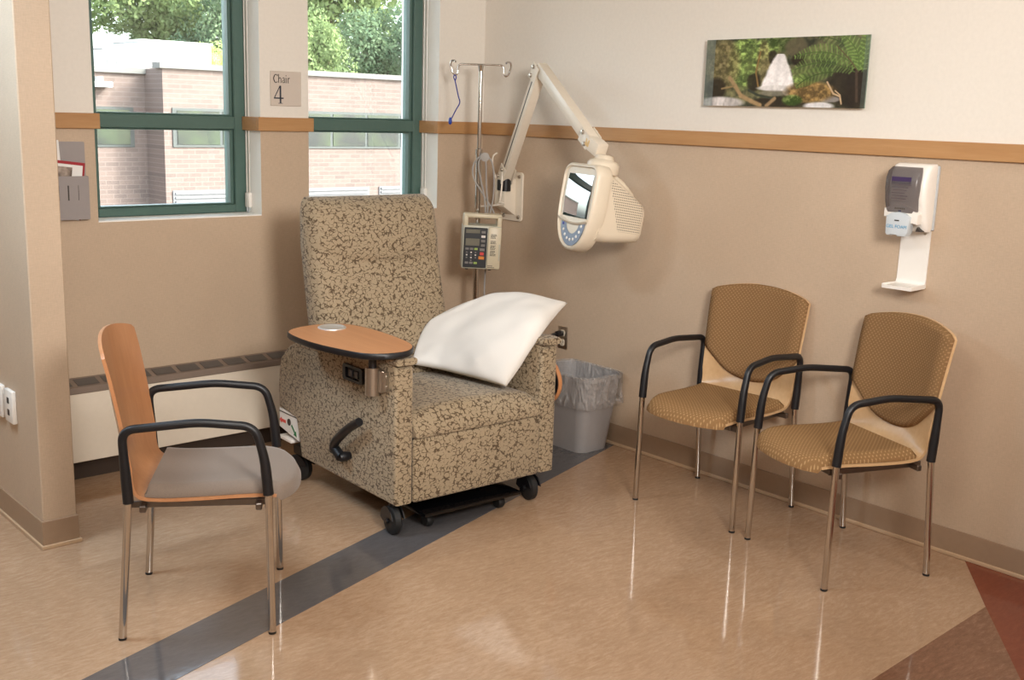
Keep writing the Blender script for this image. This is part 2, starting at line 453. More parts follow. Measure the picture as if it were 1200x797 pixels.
# below sill, above head, piers (front faces); outer faces; reveals
def front_face(x0, x1, z0, z1, mi): q(bm, [(x0, 0, z0), (x1, 0, z0), (x1, 0, z1), (x0, 0, z1)], mi); q(bm, [(x0, WD, z0), (x1, WD, z0), (x1, WD, z1), (x0, WD, z1)], 3)
front_face(XL, 0, 0, SILL, 0); front_face(XL, 0, HEAD, CEIL, 1)
for i in range(0, len(xs), 2):
    front_face(xs[i], xs[i+1], SILL, ZS, 0); front_face(xs[i], xs[i+1], ZS, HEAD, 1)
for (a, b) in WIN:
    for x in (a, b): q(bm, [(x, 0, SILL), (x, WD, SILL), (x, WD, HEAD), (x, 0, HEAD)], 2)
    for z in (SILL, HEAD): q(bm, [(a, 0, z), (b, 0, z), (b, WD, z), (a, WD, z)], 2)
q(bm, [(XL, 0, 0), (XL, WD, 0), (XL, WD, CEIL), (XL, 0, CEIL)], 0); q(bm, [(0, 0, 0), (0, WD, 0), (0, WD, CEIL), (0, 0, CEIL)], 0)
q(bm, [(XL, 0, CEIL), (XL, WD, CEIL), (0, WD, CEIL), (0, 0, CEIL)], 0); q(bm, [(XL, 0, 0), (XL, WD, 0), (0, WD, 0), (0, 0, 0)], 0)
o = obj('wall_back', bm, [M['vinyl'], M['paint'], M['white_paint'], M['brick']], None, 0, fix=False); o['kind'] = 'structure'
bm = BM()
box(bm, 0, 0.2, YF, WD, 0, ZS, mi=0); box(bm, 0, 0.2, YF, WD, ZS, CEIL, mi=1)
structure('wall_right', bm, [M['vinyl'], M['paint']])
bm = BM(); box(bm, XL-0.2, XL, YF, WD, 0, ZS, mi=0); box(bm, XL-0.2, XL, YF, WD, ZS, CEIL, mi=1); structure('wall_left', bm, [M['vinyl'], M['paint']])
bm = BM(); box(bm, XL-0.2, 0.2, YF-0.2, YF, 0, ZS, mi=0); box(bm, XL-0.2, 0.2, YF-0.2, YF, ZS, CEIL, mi=1); structure('wall_front', bm, [M['vinyl'], M['paint']])
PX0, PX1, PY = -2.812, -2.684, -0.778
bm = BM(); box(bm, PX0, PX1, PY, 0, 0, CEIL, 0.004, 1); structure('wall_partition', bm, M['vinyl'])

# baseboards: band plus pale toe
def baseboard(name, x0, x1, y0, y1, out):
    bm = BM(); dx, dy = out
    box(bm, min(x0, x0+dx*0.006), max(x1, x1+dx*0.006), min(y0, y0+dy*0.006), max(y1, y1+dy*0.006), 0, 0.112, 0.002, 1, 0)
    box(bm, min(x0, x0+dx*0.013), max(x1, x1+dx*0.013), min(y0, y0+dy*0.013), max(y1, y1+dy*0.013), 0, 0.016, 0.004, 2, 1)
    return structure(name, bm, [M['base_rubber'], M['base_shoe']])
baseboard('baseboard_right', 0, 0, YF, 0, (-1, 0))
baseboard('baseboard_back', XL, 0, 0, 0, (0, -1))
bm = BM()
for (e, h, z0, mi) in ((0.006, 0.112, 0, 0), (0.013, 0.016, 0, 1)):
    box(bm, PX0-e, PX1+e, PY-e, 0, z0, h, 0.002, 1, mi)
structure('baseboard_partition', bm, [M['base_rubber'], M['base_shoe']])

# chair rails
RD = 0.02
bm = BM(); box(bm, -RD, 0, YF, 0, RB, RT, 0.002, 1); structure('trim_1', bm, M['rail_y'])
def rail_piece(name, x0, x1, left_ret, right_ret):
    bm = BM(); box(bm, x0-(RD if left_ret else 0), x1+(RD if right_ret else 0), -RD, 0, RB, RT, 0.002, 1)
    if left_ret: box(bm, x0-RD, x0, 0, FD, RB, RT, 0.002, 1)
    if right_ret: box(bm, x1, x1+RD, 0, FD, RB, RT, 0.002, 1)
    structure(name, bm, M['rail_x'])
rail_piece('trim_2', PX1, WIN[1][0], False, True)
rail_piece('trim_3', WIN[1][1], WIN[2][0], True, True)
rail_piece('trim_4', WIN[2][1], -RD, True, False)

# windows
def window(name, a, b):
    bm = BM(); y0, y1 = FD, FD+0.09; w = 0.06
    def fr(x0, x1, z0, z1): box(bm, x0, x1, y0, y1, z0, z1, 0.004, 1)
    def bead(x0, x1, z0, z1):
        box(bm, x0, x1, y0+0.018, y1-0.01, z0, z1, 0.003, 1)
    fr(a, a+w, SILL+0.006, HEAD); fr(b-w, b, SILL+0.006, HEAD)
    fr(a+w, b-w, SILL+0.006, SILL+0.046); fr(a+w, b-w, HEAD-0.06, HEAD); fr(a+w, b-w, RB+0.002, RT-0.002)
    for (z0, z1) in ((SILL+0.046, RB+0.002), (RT-0.002, HEAD-0.06)):
        bead(a+w, a+w+0.018, z0, z1); bead(b-w-0.018, b-w, z0, z1); bead(a+w+0.018, b-w-0.018, z0, z0+0.008); bead(a+w+0.018, b-w-0.018, z1-0.008, z1)
    o = structure(name, bm, M['green_frame'])
    for (z0, z1) in ((SILL+0.05, RB), (RT, HEAD-0.06)):
        g = BM(); box(g, a+w, b-w, y0+0.045, y0+0.051, z0, z1); obj('window_pane', g, M['glass'], o, 0)
    s = BM(); box(s, a+0.001, b-0.001, 0.001, FD, SILL, SILL+0.006); obj('window_sill', s, M['white_paint'], o, 0)
    s = BM(); box(s, a-0.05, b+0.05, FD+0.1, WD+0.03, SILL-0.03, SILL+0.02); obj('outer_sill', s, M['white_paint'], o, 0)
    return o
window('window_3', *WIN[0]); window('window_1', *WIN[1]); window('window_2', *WIN[2])

# bead chains of the roller blinds with their hold-downs
def blind_chain(x, label, zc):
    y = 0.115
    r = thing('blind_cord', label, 'blind cord', (x, y, zc), (0, 0, 0), 'blind cords beside the windows')
    bm = BM()
    tube(bm, [(-0.010, 0.012, HEAD-zc), (-0.010, 0.012, 0.0)], 0.0022, 6); tube(bm, [(-0.010, -0.016, HEAD-zc), (-0.010, -0.016, 0.0)], 0.0022, 6)
    obj('chain', bm, M['white_plastic'], r)
    bm = BM(); box(bm, -0.02, 0, -0.024, 0.02, -0.02, 0.055, 0.006, 2); obj('bracket', bm, M['white_plastic'], r)
    bm = BM(); tube(bm, smooth_path([(-0.010, 0.012, 0), (-0.012, 0.010, -0.03), (-0.012, -0.002, -0.045), (-0.012, -0.014, -0.03), (-0.010, -0.016, 0)], 6), 0.0035, 6); obj('loop', bm, M['light_grey_plastic'], r)
blind_chain(WIN[1][1], 'white blind cord and hold-down in the reveal left of the chair number sign', 1.215)
blind_chain(WIN[2][1], 'white blind cord and hold-down in the reveal behind the recliner back', 1.215)

# heater along the window wall
hx0, hx1 = PX1+0.013, -0.62
r = thing('baseboard_heater', 'long cream baseboard heater with grey slotted top under the windows', 'heater', (hx0, 0, 0)); W = hx1-hx0
bm = BM(); box(bm, 0, W, -0.102, -0.007, 0.094, 0.415, 0.003, 1); obj('cabinet', bm, M['heater_panel'], r, 0)
bm = BM(); box(bm, 0, W, -0.108, -0.002, 0.413, 0.444, 0.003, 1)
prism(bm, [(-0.106, 0.444), (-0.002, 0.444), (-0.002, 0.464), (-0.02, 0.464)], lambda a, b: (0, a, b), lambda a, b: (W, a, b))
gr = obj('top_grille', bm, M['heater_grille'], r, 0)
bm = BM(); x = 0.02
while x < W-0.1:
    prism(bm, [(-0.094, 0.4487), (-0.032, 0.4633), (-0.030, 0.4645), (-0.096, 0.4495)], lambda a, b: (x, a, b), lambda a, b: (x+0.098, a, b)); x += 0.122
obj('slot', bm, M['heater_slot'], gr, 0)
bm = BM(); box(bm, 0, W, -0.05, -0.014, 0.0, 0.094); obj('recess_block', bm, M['recess_shadow'], r, 0)  # dark brown block paints the shadow in the recess under the heater

# ------------------------------------------------------------------ recliner
R0 = (-1.687, -1.509, 0); RA = math.radians(-2.5)
rec = thing('recliner', 'tan leaf-patterned treatment recliner on casters with wooden swing tray', 'recliner', R0, (0, 0, RA))
def arm(u0, u1):
    bm = BM()
    pts = [(0.0, 0.137), (0.0, 0.70), (0.03, 0.722), (0.30, 0.703), (0.60, 0.676), (0.82, 0.655)]
    for k in range(1, 8):
        a = math.radians(90-k*90/8*0.95); pts.append((0.82+0.155*math.cos(a), 0.46+0.195*math.sin(a)))
    pts += [(0.982, 0.42), (0.983, 0.33), (0.80, 0.33), (0.775, 0.137)]
    prism(bm, pts, lambda a, b: (u0, a, b), lambda a, b: (u1, a, b), 0.014, 3)
    return obj('arm', bm, M['leaf'], rec, 50)
def arm_cap(u0, u1):
    bm = BM(); n = 20; rings = []
    for i in range(n+1):
        s = i/n; v = -0.012+0.83*s
        e = 1.0
        if s < 0.06: e = 0.72+0.28*math.sin(s/0.06*PI/2)
        if s > 0.9: e = 0.55+0.45*math.cos((s-0.9)/0.1*PI/2)
        zc = 0.731-0.072*max(0, (v-0.03))/0.79
        w = (u1-u0)*(0.5 if e == 1 else 0.5*(0.9+0.1*e)); h = 0.019*e
        rings.append([((u0+u1)/2+p[0], v, zc+p[1]) for p in rrect(2*w, 2*h, min(0.0165*e, h*0.95), 4)])
    loft(bm, rings); return obj('arm_cap', bm, M['leaf'], rec, 60)
arm(0.0, 0.088); arm(0.758, 0.848)
arm_cap(-0.006, 0.096); arm_cap(0.748, 0.856)
# seat cushion with rounded crown
bm = BM()
def seat_top(a, b):
    u = 0.09+0.666*a; v = -0.018+0.70*b
    e = min(1, b/0.12); c = math.sin(e*PI/2)
    ed = min(1, min(a, 1-a)/0.08); ce = 0.72+0.28*math.sin(ed*PI/2)
    return (u, v+0.0, 0.43+(0.073*c+0.02*math.sin(PI*a)*c)*ce-0.02*b)
def seat_bot(a, b):
    u = 0.09+0.666*a; v = -0.012+0.695*b; return (u, v, 0.409)
shell_pair(bm, seat_top, seat_bot, 24, 24); obj('seat_cushion', bm, M['leaf'], rec, 60)
bm = BM(); box(bm, 0.09, 0.756, -0.006, 0.07, 0.134, 0.405, 0.012, 3); obj('footrest', bm, M['leaf'], rec, 50)
bm = BM(); box(bm, 0.07, 0.776, 0.06, 0.77, 0.15, 0.408); box(bm, 0.0885, 0.7575, 0.01, 0.06, 0.15, 0.408); obj('frame', bm, M['black_metal'], rec, 0)
# back
bm = BM()
def back_pt(a, z, side):
    """a 0..1 across, z height; side 0 front, 1 rear"""
    s = (z-0.40)/0.92
    uu = 0.062+0.690*a
    f = 0.575+0.235*s
    bulge = 0.028*math.sin(PI*a)**0.6*(0.6+0.4*math.sin(PI*min(1, max(0, (z-0.45)/0.62))))
    zc = 1.022+0.055*(2*a-1)**2*(1.3 if a < 0.5 else 0.4)
    if z > zc: bulge = 0.028*math.sin(PI*a)**0.6*0.7+0.036*math.sin(PI*a)**0.3*math.sin(PI*min(1, (z-zc)/0.29))**0.5
    front = f-bulge+0.02
    rear = 0.79+0.135*min(1, s*1.3)
    return uu, front, rear
NZ, NA = 92, 30; rings = []
for i in range(NZ+1):
    z = 0.40+0.907*i/NZ; ring = []
    k = max(0, (z-1.235)/0.072); sh = math.sqrt(max(0.0, 1-k*k)) if k > 0 else 1
    # rounded section
    fr_ = [back_pt(a, z, 0) for a in [j/NA for j in range(NA+1)]]
    cx = 0.407
    mid = (fr_[NA//2][1]+fr_[NA//2][2])/2+0.02
    for j, (uu, f, rr_) in enumerate(fr_):
        a = j/NA; e = min(a, 1-a)/0.06; ro = 0.045*(1-math.sqrt(max(0, 1-(1-min(1, e))**2)))
        f2 = f+ro
        uu2 = cx+(uu-cx)*(0.93+0.07*sh)
        ring.append((uu2, mid+(f2-mid)*(0.25+0.75*sh), z))
    for j, (uu, f, rr_) in reversed(list(enumerate(fr_))):
        a = j/NA; e = min(a, 1-a)/0.06; ro = 0.045*(1-math.sqrt(max(0, 1-(1-min(1, e))**2)))
        uu2 = cx+(uu-cx)*(0.93+0.07*sh)
        ring.append((uu2, mid+(rr_-ro-mid)*(0.25+0.75*sh), z))
    rings.append(ring)
loft(bm, rings); obj('backrest', bm, M['leaf'], rec, 70)
# casters
def caster(u, v, ang=0.0, r=0.062):
    bm = BM()
    lathe(bm, [(0.0, -0.021), (r*0.8, -0.021), (r, -0.012), (r, 0.012), (r*0.8, 0.021), (0.0, 0.021)], 28, axis='x')
    bmesh.ops.rotate(bm, cent=(0, 0, 0), matrix=Matrix.Rotation(ang, 3, 'Z'), verts=bm.verts); bmesh.ops.translate(bm, vec=(u, v, r), verts=bm.verts)
    w = obj('caster', bm, M['rubber'], rec, 40)
    bm = BM()
    pts = [(r*1.02*math.cos(math.radians(k)), r*1.02*math.sin(math.radians(k))) for k in range(0, 181, 15)]
    pts = [(r*0.55, -0.01)]+pts[:-1]+[(-r*0.4, 0.02)]
    for s in (-1, 1): prism(bm, pts, lambda a, b: (s*0.024, a, b), lambda a, b: (s*0.029, a, b))
    cyl(bm, (0, 0, r*0.98), (0, 0, 0.15-r), 0.016, 12); cyl(bm, (-0.034, 0, 0), (0.034, 0, 0), 0.012, 12)
    bmesh.ops.rotate(bm, cent=(0, 0, 0), matrix=Matrix.Rotation(ang, 3, 'Z'), verts=bm.verts); bmesh.ops.translate(bm, vec=(u, v, r), verts=bm.verts)
    obj('fork', bm, M['black_plastic'], w, 40)
caster(0.028, 0.055, -0.16, 0.06); caster(0.752, 0.055, -0.12, 0.058); caster(0.045, 0.86, 0.3); caster(0.80, 0.86, 0.2)
bm = BM(); box(bm, 0.02, 0.83, 0.80, 0.88, 0.13, 0.17); box(bm, 0.03, 0.07, 0.05, 0.88, 0.125, 0.150); box(bm, 0.75, 0.80, 0.05, 0.88, 0.125, 0.150); obj('chassis', bm, M['black_metal'], rec, 0)
bm = BM(); box(bm, 0.13, 0.64, -0.03, 0.30, 0.070, 0.086, 0.004, 2); cyl(bm, (0.16, 0.22, 0.08), (0.16, 0.22, 0.16), 0.014); cyl(bm, (0.61, 0.22, 0.08), (0.61, 0.22, 0.16), 0.014)
fp = obj('foot_plate', bm, M['black_gloss'], rec, 40)
for u in (0.195, 0.575):
    bm = BM(); lathe(bm, [(0, -0.016), (0.024, -0.016), (0.028, -0.008), (0.028, 0.008), (0.024, 0.016), (0, 0.016)], 20, (u, 0.045, 0.028), axis='x')
    box(bm, u-0.006, u+0.006, 0.035, 0.055, 0.05, 0.072); obj('roller', bm, M['rubber'], fp, 40)
# lever handle on the left flank
bm = BM()
tube(bm, smooth_path([(-0.040, 0.408, 0.275), (-0.050, 0.385, 0.315), (-0.056, 0.320, 0.368), (-0.056, 0.250, 0.418), (-0.052, 0.184, 0.456)], 6), lambda u: 0.021-0.003*u, 12)
tube(bm, [(-0.044, 0.400, 0.290), (-0.044, 0.345, 0.262)], lambda u: 0.021+0.001*u, 12)
lathe(bm, [(0, -0.054), (0.016, -0.052), (0.021, -0.040), (0.021, -0.02), (0.016, 0.0)], 20, (0, 0.345, 0.262), axis='x')
obj('recline_lever', bm, M['black_plastic'], rec, 50)
# recessed grip / socket
bm = BM()
out, inn = rrect(0.155, 0.068, 0.012, 5), rrect(0.112, 0.044, 0.006, 5)
f = lambda u: (lambda p: (u, 0.305+p[0], 0.626+p[1]))
rr = [[f(-0.002)(p) for p in out], [f(-0.014)(p) for p in out], [f(-0.014)(p) for p in inn], [f(-0.004)(p) for p in inn]]
loft(bm, rr); pl_ = obj('control_socket', bm, M['black_plastic'], rec, 40)
bm = BM()
for dv in (-0.024, 0.022): box(bm, -0.012, -0.004, 0.305+dv-0.014, 0.305+dv+0.014, 0.611, 0.641, 0.002, 1)
obj('plug_slot', bm, M['grey_dark'], pl_, 0)
# swing tray
bm = BM(); cyl(bm, (-0.045, 0.098, 0.588), (-0.045, 0.098, 0.70), 0.029, 28)
tray_post = obj('tray_bracket', bm, M['steel'], rec, 40)
bm = BM(); cyl(bm, (-0.045, 0.098, 0.70), (-0.045, 0.098, 0.754), 0.016, 18); obj('post', bm, M['black_plastic'], tray_post, 40)
bm = BM(); box(bm, -0.02, 0.0, 0.045, 0.07, 0.605, 0.685, 0.002, 1); box(bm, -0.034, -0.004, 0.06, 0.135, 0.60, 0.69, 0.003, 1)
for z in (0.625, 0.665): cyl(bm, (-0.012, 0.05, z), (-0.012, 0.038, z), 0.006, 10)
obj('mounting_plate', bm, M['steel'], tray_post, 30)
tp = [(-0.192, 0.520), (-0.150, 0.585), (-0.070, 0.622), (0.010, 0.628), (0.085, 0.600), (0.135, 0.535), (0.155, 0.400), (0.153, 0.255), (0.138, 0.120), (0.108, 0.035), (0.050, -0.022), (-0.010, -0.034), (-0.075, -0.018), (-0.135, 0.035), (-0.172, 0.146), (-0.196, 0.260), (-0.205, 0.380)]
TZ = 0.780
tp3 = [(p.x, p.y) for p in smooth_path([(a, b, 0) for a, b in tp], 5, True)]
cxy = (-0.02, 0.30)
def sc(p, k): return (cxy[0]+(p[0]-cxy[0])*k, cxy[1]+(p[1]-cxy[1])*k)
bm = BM(); loft(bm, [[(*sc(p, 0.97), TZ-0.024) for p in tp3], [(*sc(p, 0.975), TZ) for p in tp3]]); tray = obj('tray_top', bm, M['tray_wood'], rec, 40)
bm = BM(); loft(bm, [[(*sc(p, 0.976), TZ-0.002) for p in tp3], [(*sc(p, 0.984), TZ) for p in tp3], [(*sc(p, 1.0), TZ-0.006) for p in tp3], [(*sc(p, 1.0), TZ-0.020) for p in tp3], [(*sc(p, 0.975), TZ-0.0265) for p in tp3], [(*sc(p, 0.90), TZ-0.0265) for p in tp3]], cap=False)
obj('edge_band', bm, M['black_plastic'], tray, 50)
bm = BM(); lathe(bm, [(0.0, TZ+0.0006), (0.044, TZ+0.0006), (0.048, TZ+0.003), (0.051, TZ+0.0055), (0.055, TZ+0.006), (0.060, TZ+0.003), (0.061, TZ-0.0005)], 36, (0.020, 0.527, 0)); obj('cup_holder', bm, M['cup_metal'], tray, 40)
# folded tray on the far flank
bm = BM(); el = [(0.22+0.175*math.cos(a), 0.51+0.125*math.sin(a)) for a in [2*PI*k/40 for k in range(40)]]
prism(bm, el, lambda a, b: (0.905, a, b), lambda a, b: (0.925, a, b), 0.004, 2); ft = obj('folded_tray', bm, M['tray_wood'], rec, 40)
bm = BM(); el2 = [(0.22+0.168*math.cos(a), 0.51+0.118*math.sin(a)) for a in [2*PI*k/40 for k in range(40)]]
prism(bm, el2, lambda a, b: (0.901, a, b), lambda a, b: (0.906, a, b)); obj('backing', bm, M['black_plastic'], ft, 40)
bm = BM(); cyl(bm, (0.846, 0.22, 0.58), (0.903, 0.22, 0.58), 0.02); obj('hinge', bm, M['black_plastic'], ft, 40)
# brake card at the rear left
bm = BM(); prism(bm, [(0.800, 0.205), (0.985, 0.235), (0.985, 0.325), (0.800, 0.325)], lambda a, b: (0.004, a, b), lambda a, b: (0.010, a, b)); card = obj('brake_card', bm, M['paper'], rec, 0)
bm = BM(); box(bm, 0.0025, 0.0045, 0.80, 0.985, 0.309, 0.313); lathe(bm, [(0, 0.0), (0.016, 0.0), (0.016, 0.002), (0, 0.002)], 20, (0.002, 0.892, 0.275), axis='x'); obj('emblem', bm, M['ink'], card, 0)
bm = BM(); prism(bm, [(0.925, 0.262), (0.965, 0.262), (0.965, 0.255), (0.984, 0.269), (0.965, 0.283), (0.965, 0.276), (0.925, 0.276)], lambda a, b: (0.0025, a, b), lambda a, b: (0.0045, a, b)); obj('arrow', bm, M['key_red'], card, 0)
bm = BM(); prism(bm, [(0.872, 0.262), (0.866, 0.270), (0.836, 0.240), (0.828, 0.246), (0.822, 0.220), (0.848, 0.226), (0.842, 0.234)], lambda a, b: (0.0025, a, b), lambda a, b: (0.0045, a, b)); obj('arrow', bm, M['green_ink'], card, 0)
bm = BM(); box(bm, -0.005, 0.05, 0.86, 0.985, 0.180, 0.196, 0.004, 2); obj('brake_pedal', bm, M['white_plastic'], rec, 40)

# ------------------------------------------------------------------ pillow resting on seat and far arm
bm = BM()
# mid surface patch between four edge curves (recliner space)
def spl(pts, s):
    n = len(pts)-1; x = min(max(s, 0.0)*n, n-1e-6); i = int(x); u = x-i
    p = [Vector(pts[max(0, min(n, k))]) for k in (i-1, i, i+1, i+2)]
    return 0.5*((2*p[1])+(p[2]-p[0])*u+(2*p[0]-5*p[1]+4*p[2]-p[3])*u*u+(3*p[1]-p[0]-3*p[2]+p[3])*u**3)
E_FRONT = [(0.624, 0.079, 0.535), (0.668, 0.052, 0.612), (0.715, 0.030, 0.700), (0.790, 0.030, 0.782), (0.905, 0.085, 0.825), (1.027, 0.147, 0.860)]
E_REAR = [(0.458, 0.576, 0.560), (0.545, 0.640, 0.620), (0.625, 0.655, 0.700), (0.715, 0.590, 0.800)]
E_LOW = [(0.624, 0.079, 0.535), (0.592, 0.240, 0.540), (0.546, 0.436, 0.545), (0.458, 0.576, 0.560)]
E_TOP = [(1.027, 0.147, 0.860), (0.942, 0.258, 0.868), (0.880, 0.395, 0.868), (0.800, 0.500, 0.840), (0.715, 0.590, 0.800)]
def pil_mid(s, t):
    c0, c1, d0, d1 = spl(E_LOW, t), spl(E_TOP, t), spl(E_FRONT, s), spl(E_REAR, s)
    q00, q01, q10, q11 = Vector(E_LOW[0]), Vector(E_LOW[-1]), Vector(E_TOP[0]), Vector(E_TOP[-1])
    return c0*(1-s)+c1*s+d0*(1-t)+d1*t-(q00*(1-s)*(1-t)+q01*(1-s)*t+q10*s*(1-t)+q11*s*t)
from mathutils import noise as mnoise
def pil(s, t, side):
    p = pil_mid(s, t); e = 1e-3
    du = pil_mid(min(1, s+e), t)-pil_mid(max(0, s-e), t); dv = pil_mid(s, min(1, t+e))-pil_mid(s, max(0, t-e))
    n = du.cross(dv).normalized()
    if n.dot(Vector((-0.55, -0.35, 0.75))) < 0: n = -n
    th = (max(0.0, 16*s*(1-s)*t*(1-t)))**0.5
    wr = mnoise.noise(Vector((s*2.6+4, t*3.4, 1.3+side)))*0.020+mnoise.noise(Vector((s*4+t*6, t*2-s*3, 7+side)))*0.009+mnoise.noise(Vector((s*8, t*8, 3)))*0.003
    rim = min(1, min(s, 1-s, t, 1-t)/0.05)
    if side == 0: return p+n*(0.075*th+wr*min(1, 2*th)+0.004*rim)
    return p-n*(0.055*th*(1-0.75*min(1, 1.4*abs(s-0.6)))*0.6+0.010*rim)
NS = 44
a = grid_surface(bm, lambda i, j: pil(i, j, 0), NS, NS); b = grid_surface(bm, lambda i, j: pil(i, j, 1)-Vector((0, 0, 0.0005)), NS, NS)
bmesh.ops.remove_doubles(bm, verts=bm.verts[:], dist=0.0012)
me_mat = Matrix.Translation(R0) @ Matrix.Rotation(RA, 4, 'Z')
pc = Vector((0.70, 0.33, 0.54))
bmesh.ops.translate(bm, vec=-pc, verts=bm.verts)
o = obj('pillow', bm, M['linen'], None, 180); o.location = me_mat @ pc; o.rotation_euler = (0, 0, RA)
setp(o, 'plump white pillow leaning on the seat and far arm of the recliner', 'pillow')

# ------------------------------------------------------------------ guest chairs
def shell_pt(s, t, wood_back=False):
    """bent ply shell: s 0 seat front .. 1 top of back; t -1..1 across. local x forward, y left"""
    prof = [(0.285, 0.462), (0.18, 0.468), (0.02, 0.463), (-0.11, 0.463), (-0.175, 0.478), (-0.207, 0.525), (-0.222, 0.60), (-0.240, 0.72), (-0.262, 0.85), (-0.280, 0.935)]
    p = spl([(a, 0, b) for a, b in prof], s)
    hw = [0.205, 0.215, 0.22, 0.225, 0.232, 0.236, 0.240, 0.246, 0.251, 0.252]
    h = spl([(w, 0, 0) for w in hw], s).x
    k = max(0, min(1, (s-0.42)/0.2))
    x = p.x+k*0.045*(t*t-0.35)
    z = p.z
    if s > 0.8: z += (s-0.8)/0.2*0.040*(1-t*t)-(max(0, abs(t)-0.9)/0.1)**2*0.008*(s-0.8)/0.2
    if s < 0.12: x -= (0.12-s)/0.12*0.03*abs(t)**4
    return Vector((x, h*t, z))
def offset_surf(fn, s, t, d):
    e = 1e-3; du = fn(min(1, s+e), t)-fn(max(0, s-e), t); dv = fn(s, min(1, t+e))-fn(s, max(-1, t-e))
    n = du.cross(dv).normalized()   # up on the seat, forward on the back
    return fn(s, t)+n*d
def make_chair(label, seat_m, back_pad, ply, pos, ang, group=None):
    r = thing('guest_chair', label, 'chair', (*pos, 0), (0, 0, ang), group)
    bm = BM()
    sgn = 1 if offset_surf(shell_pt, 0.2, 0, 1).z > shell_pt(0.2, 0).z else -1
    shell_pair(bm, lambda a, b: shell_pt(a, 2*b-1), lambda a, b: offset_surf(shell_pt, a, 2*b-1, -0.011*sgn), 60, 26)
    obj('shell', bm, ply, r, 45)
    bm = BM()      # seat pad
    def st(a, b, d):
        t = (2*b-1); s = 0.0+0.40*a
        p = offset_surf(shell_pt, s, t*0.985, 0.001*sgn)
        e = min(1, min(a/0.10, (1-a)/0.07)); e2 = min(1, min(b, 1-b)/0.06)
        h = math.sqrt(max(0, 1-(1-e)**2))*math.sqrt(max(0, 1-(1-e2)**2))
        if a < 0.25: p.x += (0.012+0.030*(1-t*t))*(1-a/0.25); p.z -= 0.024*(1-a/0.25)**2
        # rear edge of the pad bows
        return p+Vector((0, 0, d*(0.010+0.026*h)))
    shell_pair(bm, lambda a, b: st(a, b, 1), lambda a, b: st(a, b, 0), 26, 20)
    obj('seat_pad', bm, seat_m, r, 60)
    if back_pad:
        bm = BM()
        def bp(a, b, d):
            t = (2*b-1)*0.998
            zb = 0.540+0.130*abs(t)**2.2
            # find s range by height
            s0 = 0.55+(zb-0.525)/(0.60-0.525)*0.111 if zb < 0.60 else 0.667+(zb-0.60)/0.12*0.111
            s = s0+(0.995-s0)*a
            e = min(1, min(a, 1-a)/0.08); e2 = min(1, min(b, 1-b)/0.07)
            h = math.sqrt(max(0, 1-(1-e)**2))*math.sqrt(max(0, 1-(1-e2)**2))
            return offset_surf(shell_pt, s, t, sgn*(0.0015+d*(0.011+0.018*h)))
        shell_pair(bm, lambda a, b: bp(a, b, 1), lambda a, b: bp(a, b, 0), 26, 20)
        obj('back_pad', bm, M['gold_back'], r, 60)
    for s in (-1, 1):
        bm = BM(); cyl(bm, (0.238, s*0.26, 0.006), (0.232, s*0.257, 0.50), 0.0125, 16); g = obj('leg', bm, M['chrome'], r, 40)
        bm = BM(); cyl(bm, (0.238, s*0.26, 0.0), (0.238, s*0.26, 0.008), 0.0128, 16); obj('foot_glide', bm, M['rubber'], g, 40)
        bm = BM(); cyl(bm, (-0.235, s*0.258, 0.006), (-0.200, s*0.254, 0.48), 0.0125, 16); g = obj('leg', bm, M['chrome'], r, 40)
        bm = BM(); cyl(bm, (-0.235, s*0.258, 0.0), (-0.235, s*0.258, 0.008), 0.0128, 16); obj('foot_glide', bm, M['rubber'], g, 40)
        bm = BM()
        path = round_corners([(0.232, s*0.257, 0.485), (0.224, s*0.257, 0.58), (0.196, s*0.256, 0.703)], 0.05, 8)[:-1]
        path = round_corners([(0.232, s*0.257, 0.480), (0.222, s*0.257, 0.60), (0.193, s*0.256, 0.706), (0.02, s*0.255, 0.722), (-0.212, s*0.256, 0.700), (-0.206, s*0.256, 0.58), (-0.200, s*0.254, 0.462)], 0.042, 8)
        tube(bm, path, lambda u: 0.0140 if 0.25 < u < 0.78 else 0.0140+0.0032*max(0, 1-min(u, 1-u)/0.22), 12)
        obj('arm', bm, M['black_plastic'], r, 60)
    bm = BM()
    for x, zz in ((0.20, 0.435), (-0.16, 0.435)):
        box(bm, x-0.010, x+0.010, -0.245, 0.245, zz-0.012, zz+0.010, 0.003, 1)
    for s in (-1, 1):
        box(bm, -0.20, 0.22, s*0.200-0.004, s*0.200+0.004, 0.426, 0.449, 0.002, 1)
    obj('seat_frame', bm, M['frame_steel'], r, 30)
    return r
make_chair('bare wooden-backed armchair with grey seat pad, beside the partition end', M['grey_seat'], False, M['ply_orange'], (-2.536, -1.5785), math.radians(-32.6))
make_chair('gold padded armchair standing square to the wall next to the waste bin', M['gold_seat'], True, M['ply_pale'], (-0.293, -2.0315), math.radians(183.04), 'gold padded armchairs along the wall')
make_chair('gold padded armchair turned at an angle below the soap dispenser', M['gold_seat'], True, M['ply_pale'], (-0.3975, -2.72), math.radians(158.86), 'gold padded armchairs along the wall')

